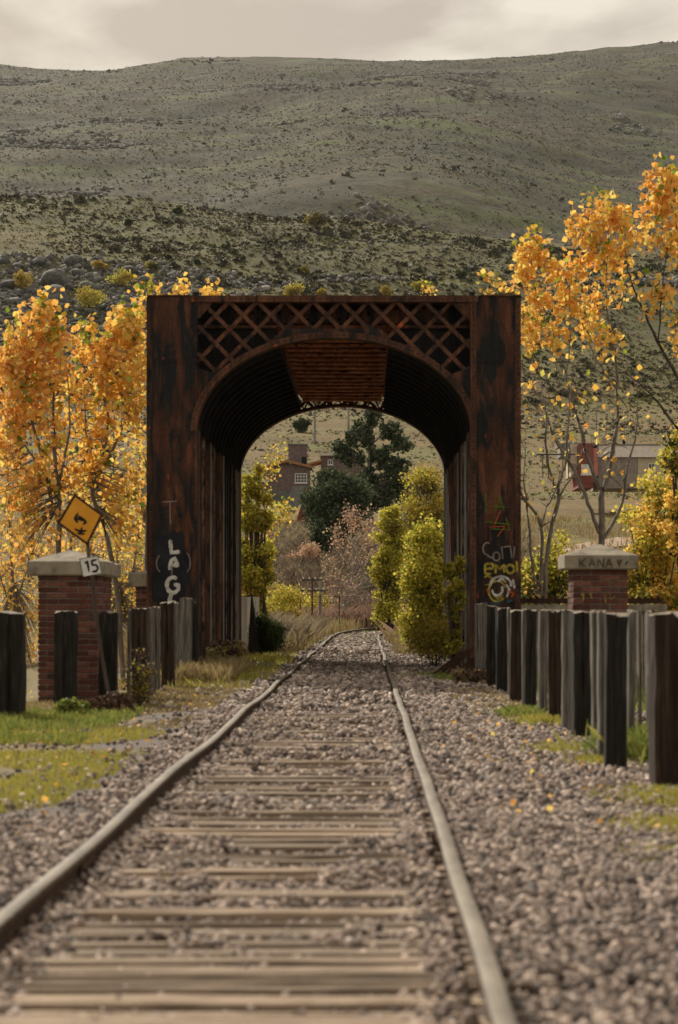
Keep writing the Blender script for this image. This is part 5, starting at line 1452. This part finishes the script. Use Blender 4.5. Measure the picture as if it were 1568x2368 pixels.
# boulders at the left
def on_slope(u, v):
    """where the line of sight through (u, v) meets the hillside"""
    prev = None
    for d in np.arange(380, 640, 2.0):
        x, y, z = P(u, v, d)
        if z < ztf(x, y): return x, d
    return pp(u, 480), 480
M['boulder'] = simple('lichened_boulder', [(0.3, (.045, .047, .045)), (0.5, (.10, .10, .092)), (0.75, (.19, .185, .165))], 1.1, detail=9, bs=.9, bd=.2)
def boulder(u, v, w_, label, k):
    x, y = on_slope(u, v+w_*.2); s = w_*y/F/2
    import bmesh
    bm = bmesh.new(); bmesh.ops.create_icosphere(bm, subdivisions=3, radius=1)
    rr = random.Random(k); ph = [rr.uniform(0, 9) for _ in range(6)]
    for vv in bm.verts:
        c = vv.co; f = 1 + .16*math.sin(c.x*2.3+ph[0])*math.cos(c.y*2.1+ph[1]) + .12*math.sin(c.z*3.1+ph[2]) + .06*math.sin(c.x*6+ph[3])*math.sin(c.z*5+ph[4])
        # facets: split faces of granite
        for a in range(3):
            nn = Vector((math.sin(ph[a]*3), math.cos(ph[a]*5), math.sin(ph[a]*7))).normalized()
            dd = c.dot(nn)
            if dd > .62: f *= .62/dd*.3+.7
        vv.co = Vector((c.x*f*s, c.y*f*s*.8, c.z*f*s*.62))
    me = bpy.data.meshes.new('boulder'); bm.to_mesh(me); bm.free()
    me.polygons.foreach_set('use_smooth', [True]*len(me.polygons))
    o = link('boulder', me, None, M['boulder'], (x, y, ztf(x, y)+s*.22))
    o.rotation_euler = (0, rr.uniform(-.3, .3), rr.uniform(0, 6))
    return tag(o, label, 'boulder', 'granite boulders on the left hillside')
for k, (u, v, w_, lab) in enumerate([
    (8, 600, 38, 'dark grey boulder at the far left edge of the hillside'), (45, 618, 34, 'rounded boulder just right of the left edge boulders'), (18, 660, 50, 'big boulder behind the leftmost yellow shrub'),
    (125, 640, 92, 'largest flat topped granite boulder in the left outcrop'), (130, 680, 84, 'long sloping boulder below the largest flat topped one'), (182, 632, 34, 'upright rounded boulder right of the largest one'),
    (210, 640, 28, 'small egg shaped boulder between two yellow shrubs'), (208, 668, 56, 'low boulder behind the middle yellow shrub'), (160, 668, 30, 'wedge shaped boulder in the middle of the outcrop'), (212, 725, 34, 'lone flat boulder below the outcrop'),
    (148, 715, 26, 'small pale boulder at the lower edge of the outcrop'), (95, 700, 60, 'dark boulder partly behind the golden poplar top'), (300, 628, 44, 'flat slab boulder right of the green and yellow shrub'), (335, 650, 36, 'small slab left above the bridge column'),
    (170, 600, 46, 'low ridge boulder above the outcrop'), (90, 605, 40, 'weathered boulder on the crest of the outcrop')]):
    boulder(u, v, w_, lab, k)
# shrubs on the hillside
for k, (u, v, w_, h_, mats_, lab) in enumerate([
    (52, 672, 52, 44, ('leaf_scrub',), 'bright yellow shrub among the boulders at the far left'), (232, 628, 46, 30, ('leaf_scrub',), 'small yellow shrub on top of the boulder outcrop'),
    (278, 668, 76, 48, ('leaf_scrub', 'leaf_lime', 'leaf_olive'), 'wide yellow and green shrub right of the boulders'), (208, 722, 68, 58, ('leaf_scrub', 'leaf_lime'), 'yellow shrub in front of the boulder outcrop'),
    (200, 790, 56, 44, ('leaf_scrub', 'leaf_lime'), 'yellow green shrub below the boulder outcrop'), (350, 630, 36, 24, ('leaf_olive', 'leaf_bush'), 'round green shrub above the left bridge column'),
    (678, 686, 56, 34, ('leaf_scrub', 'leaf_lime'), 'yellow shrub just above the left part of the top chord'), (742, 690, 26, 20, ('leaf_scrub',), 'tiny yellow shrub just above the top chord middle'),
    (895, 684, 28, 22, ('leaf_scrub',), 'small bright yellow shrub above the right part of the top chord'), (978, 676, 56, 36, ('leaf_lime', 'leaf_olive'), 'yellow green shrub above the right part of the bridge'),
    (705, 636, 30, 20, ('leaf_olive', 'leaf_bush'), 'green shrub on the slope over the bridge middle'), (1064, 648, 34, 22, ('leaf_bush',), 'dark shrub above the right bridge column'),
    (697, 999, 38, 34, ('leaf_bush', 'leaf_dark'), 'single dark green shrub on the dry slope inside the arch'), (410, 494, 30, 14, ('leaf_bush',), 'dark low shrub on the near ridge at the left'),
    (297, 524, 18, 20, ('leaf_bush',), 'small dark shrub left on the near ridge'), (455, 612, 16, 14, ('leaf_bush',), 'little round shrub midway on the hillside')]):
    if v > 900: x, y = pp(u, 335), 335
    else: x, y = on_slope(u, v)
    bush('hillside_shrub', lab, 'shrub', x, y, w_*y/F, h_*y/F, mats_, 1100, .34, clumps=16, group='shrubs scattered on the hillside')
x, y = on_slope(735, 545); 
bush('lone_tree', 'small grey lone tree standing on the near ridge', 'tree', x, y, 6.4, 5.6, ('leaf_grey', 'leaf_olive'), 2600, .30, clumps=30, low=2.0, bark='bark_dark', stems=9)

# ------------------------------------------------------------------ air
hm = bpy.data.materials.new('haze'); hm.use_nodes = True; ht = hm.node_tree; ht.nodes.clear()
ho = ht.nodes.new('ShaderNodeOutputMaterial'); hv = ht.nodes.new('ShaderNodeVolumePrincipled')
hv.inputs['Color'].default_value = (.86, .88, .92, 1); hv.inputs['Density'].default_value = .00003; hv.inputs['Anisotropy'].default_value = 0.0
ht.links.new(hv.outputs[0], ho.inputs['Volume'])
hz_ = MB().box(-1900, 1900, -40, 4300, -240, 800).build('haze', hm)
tag(hz_, kind='stuff')
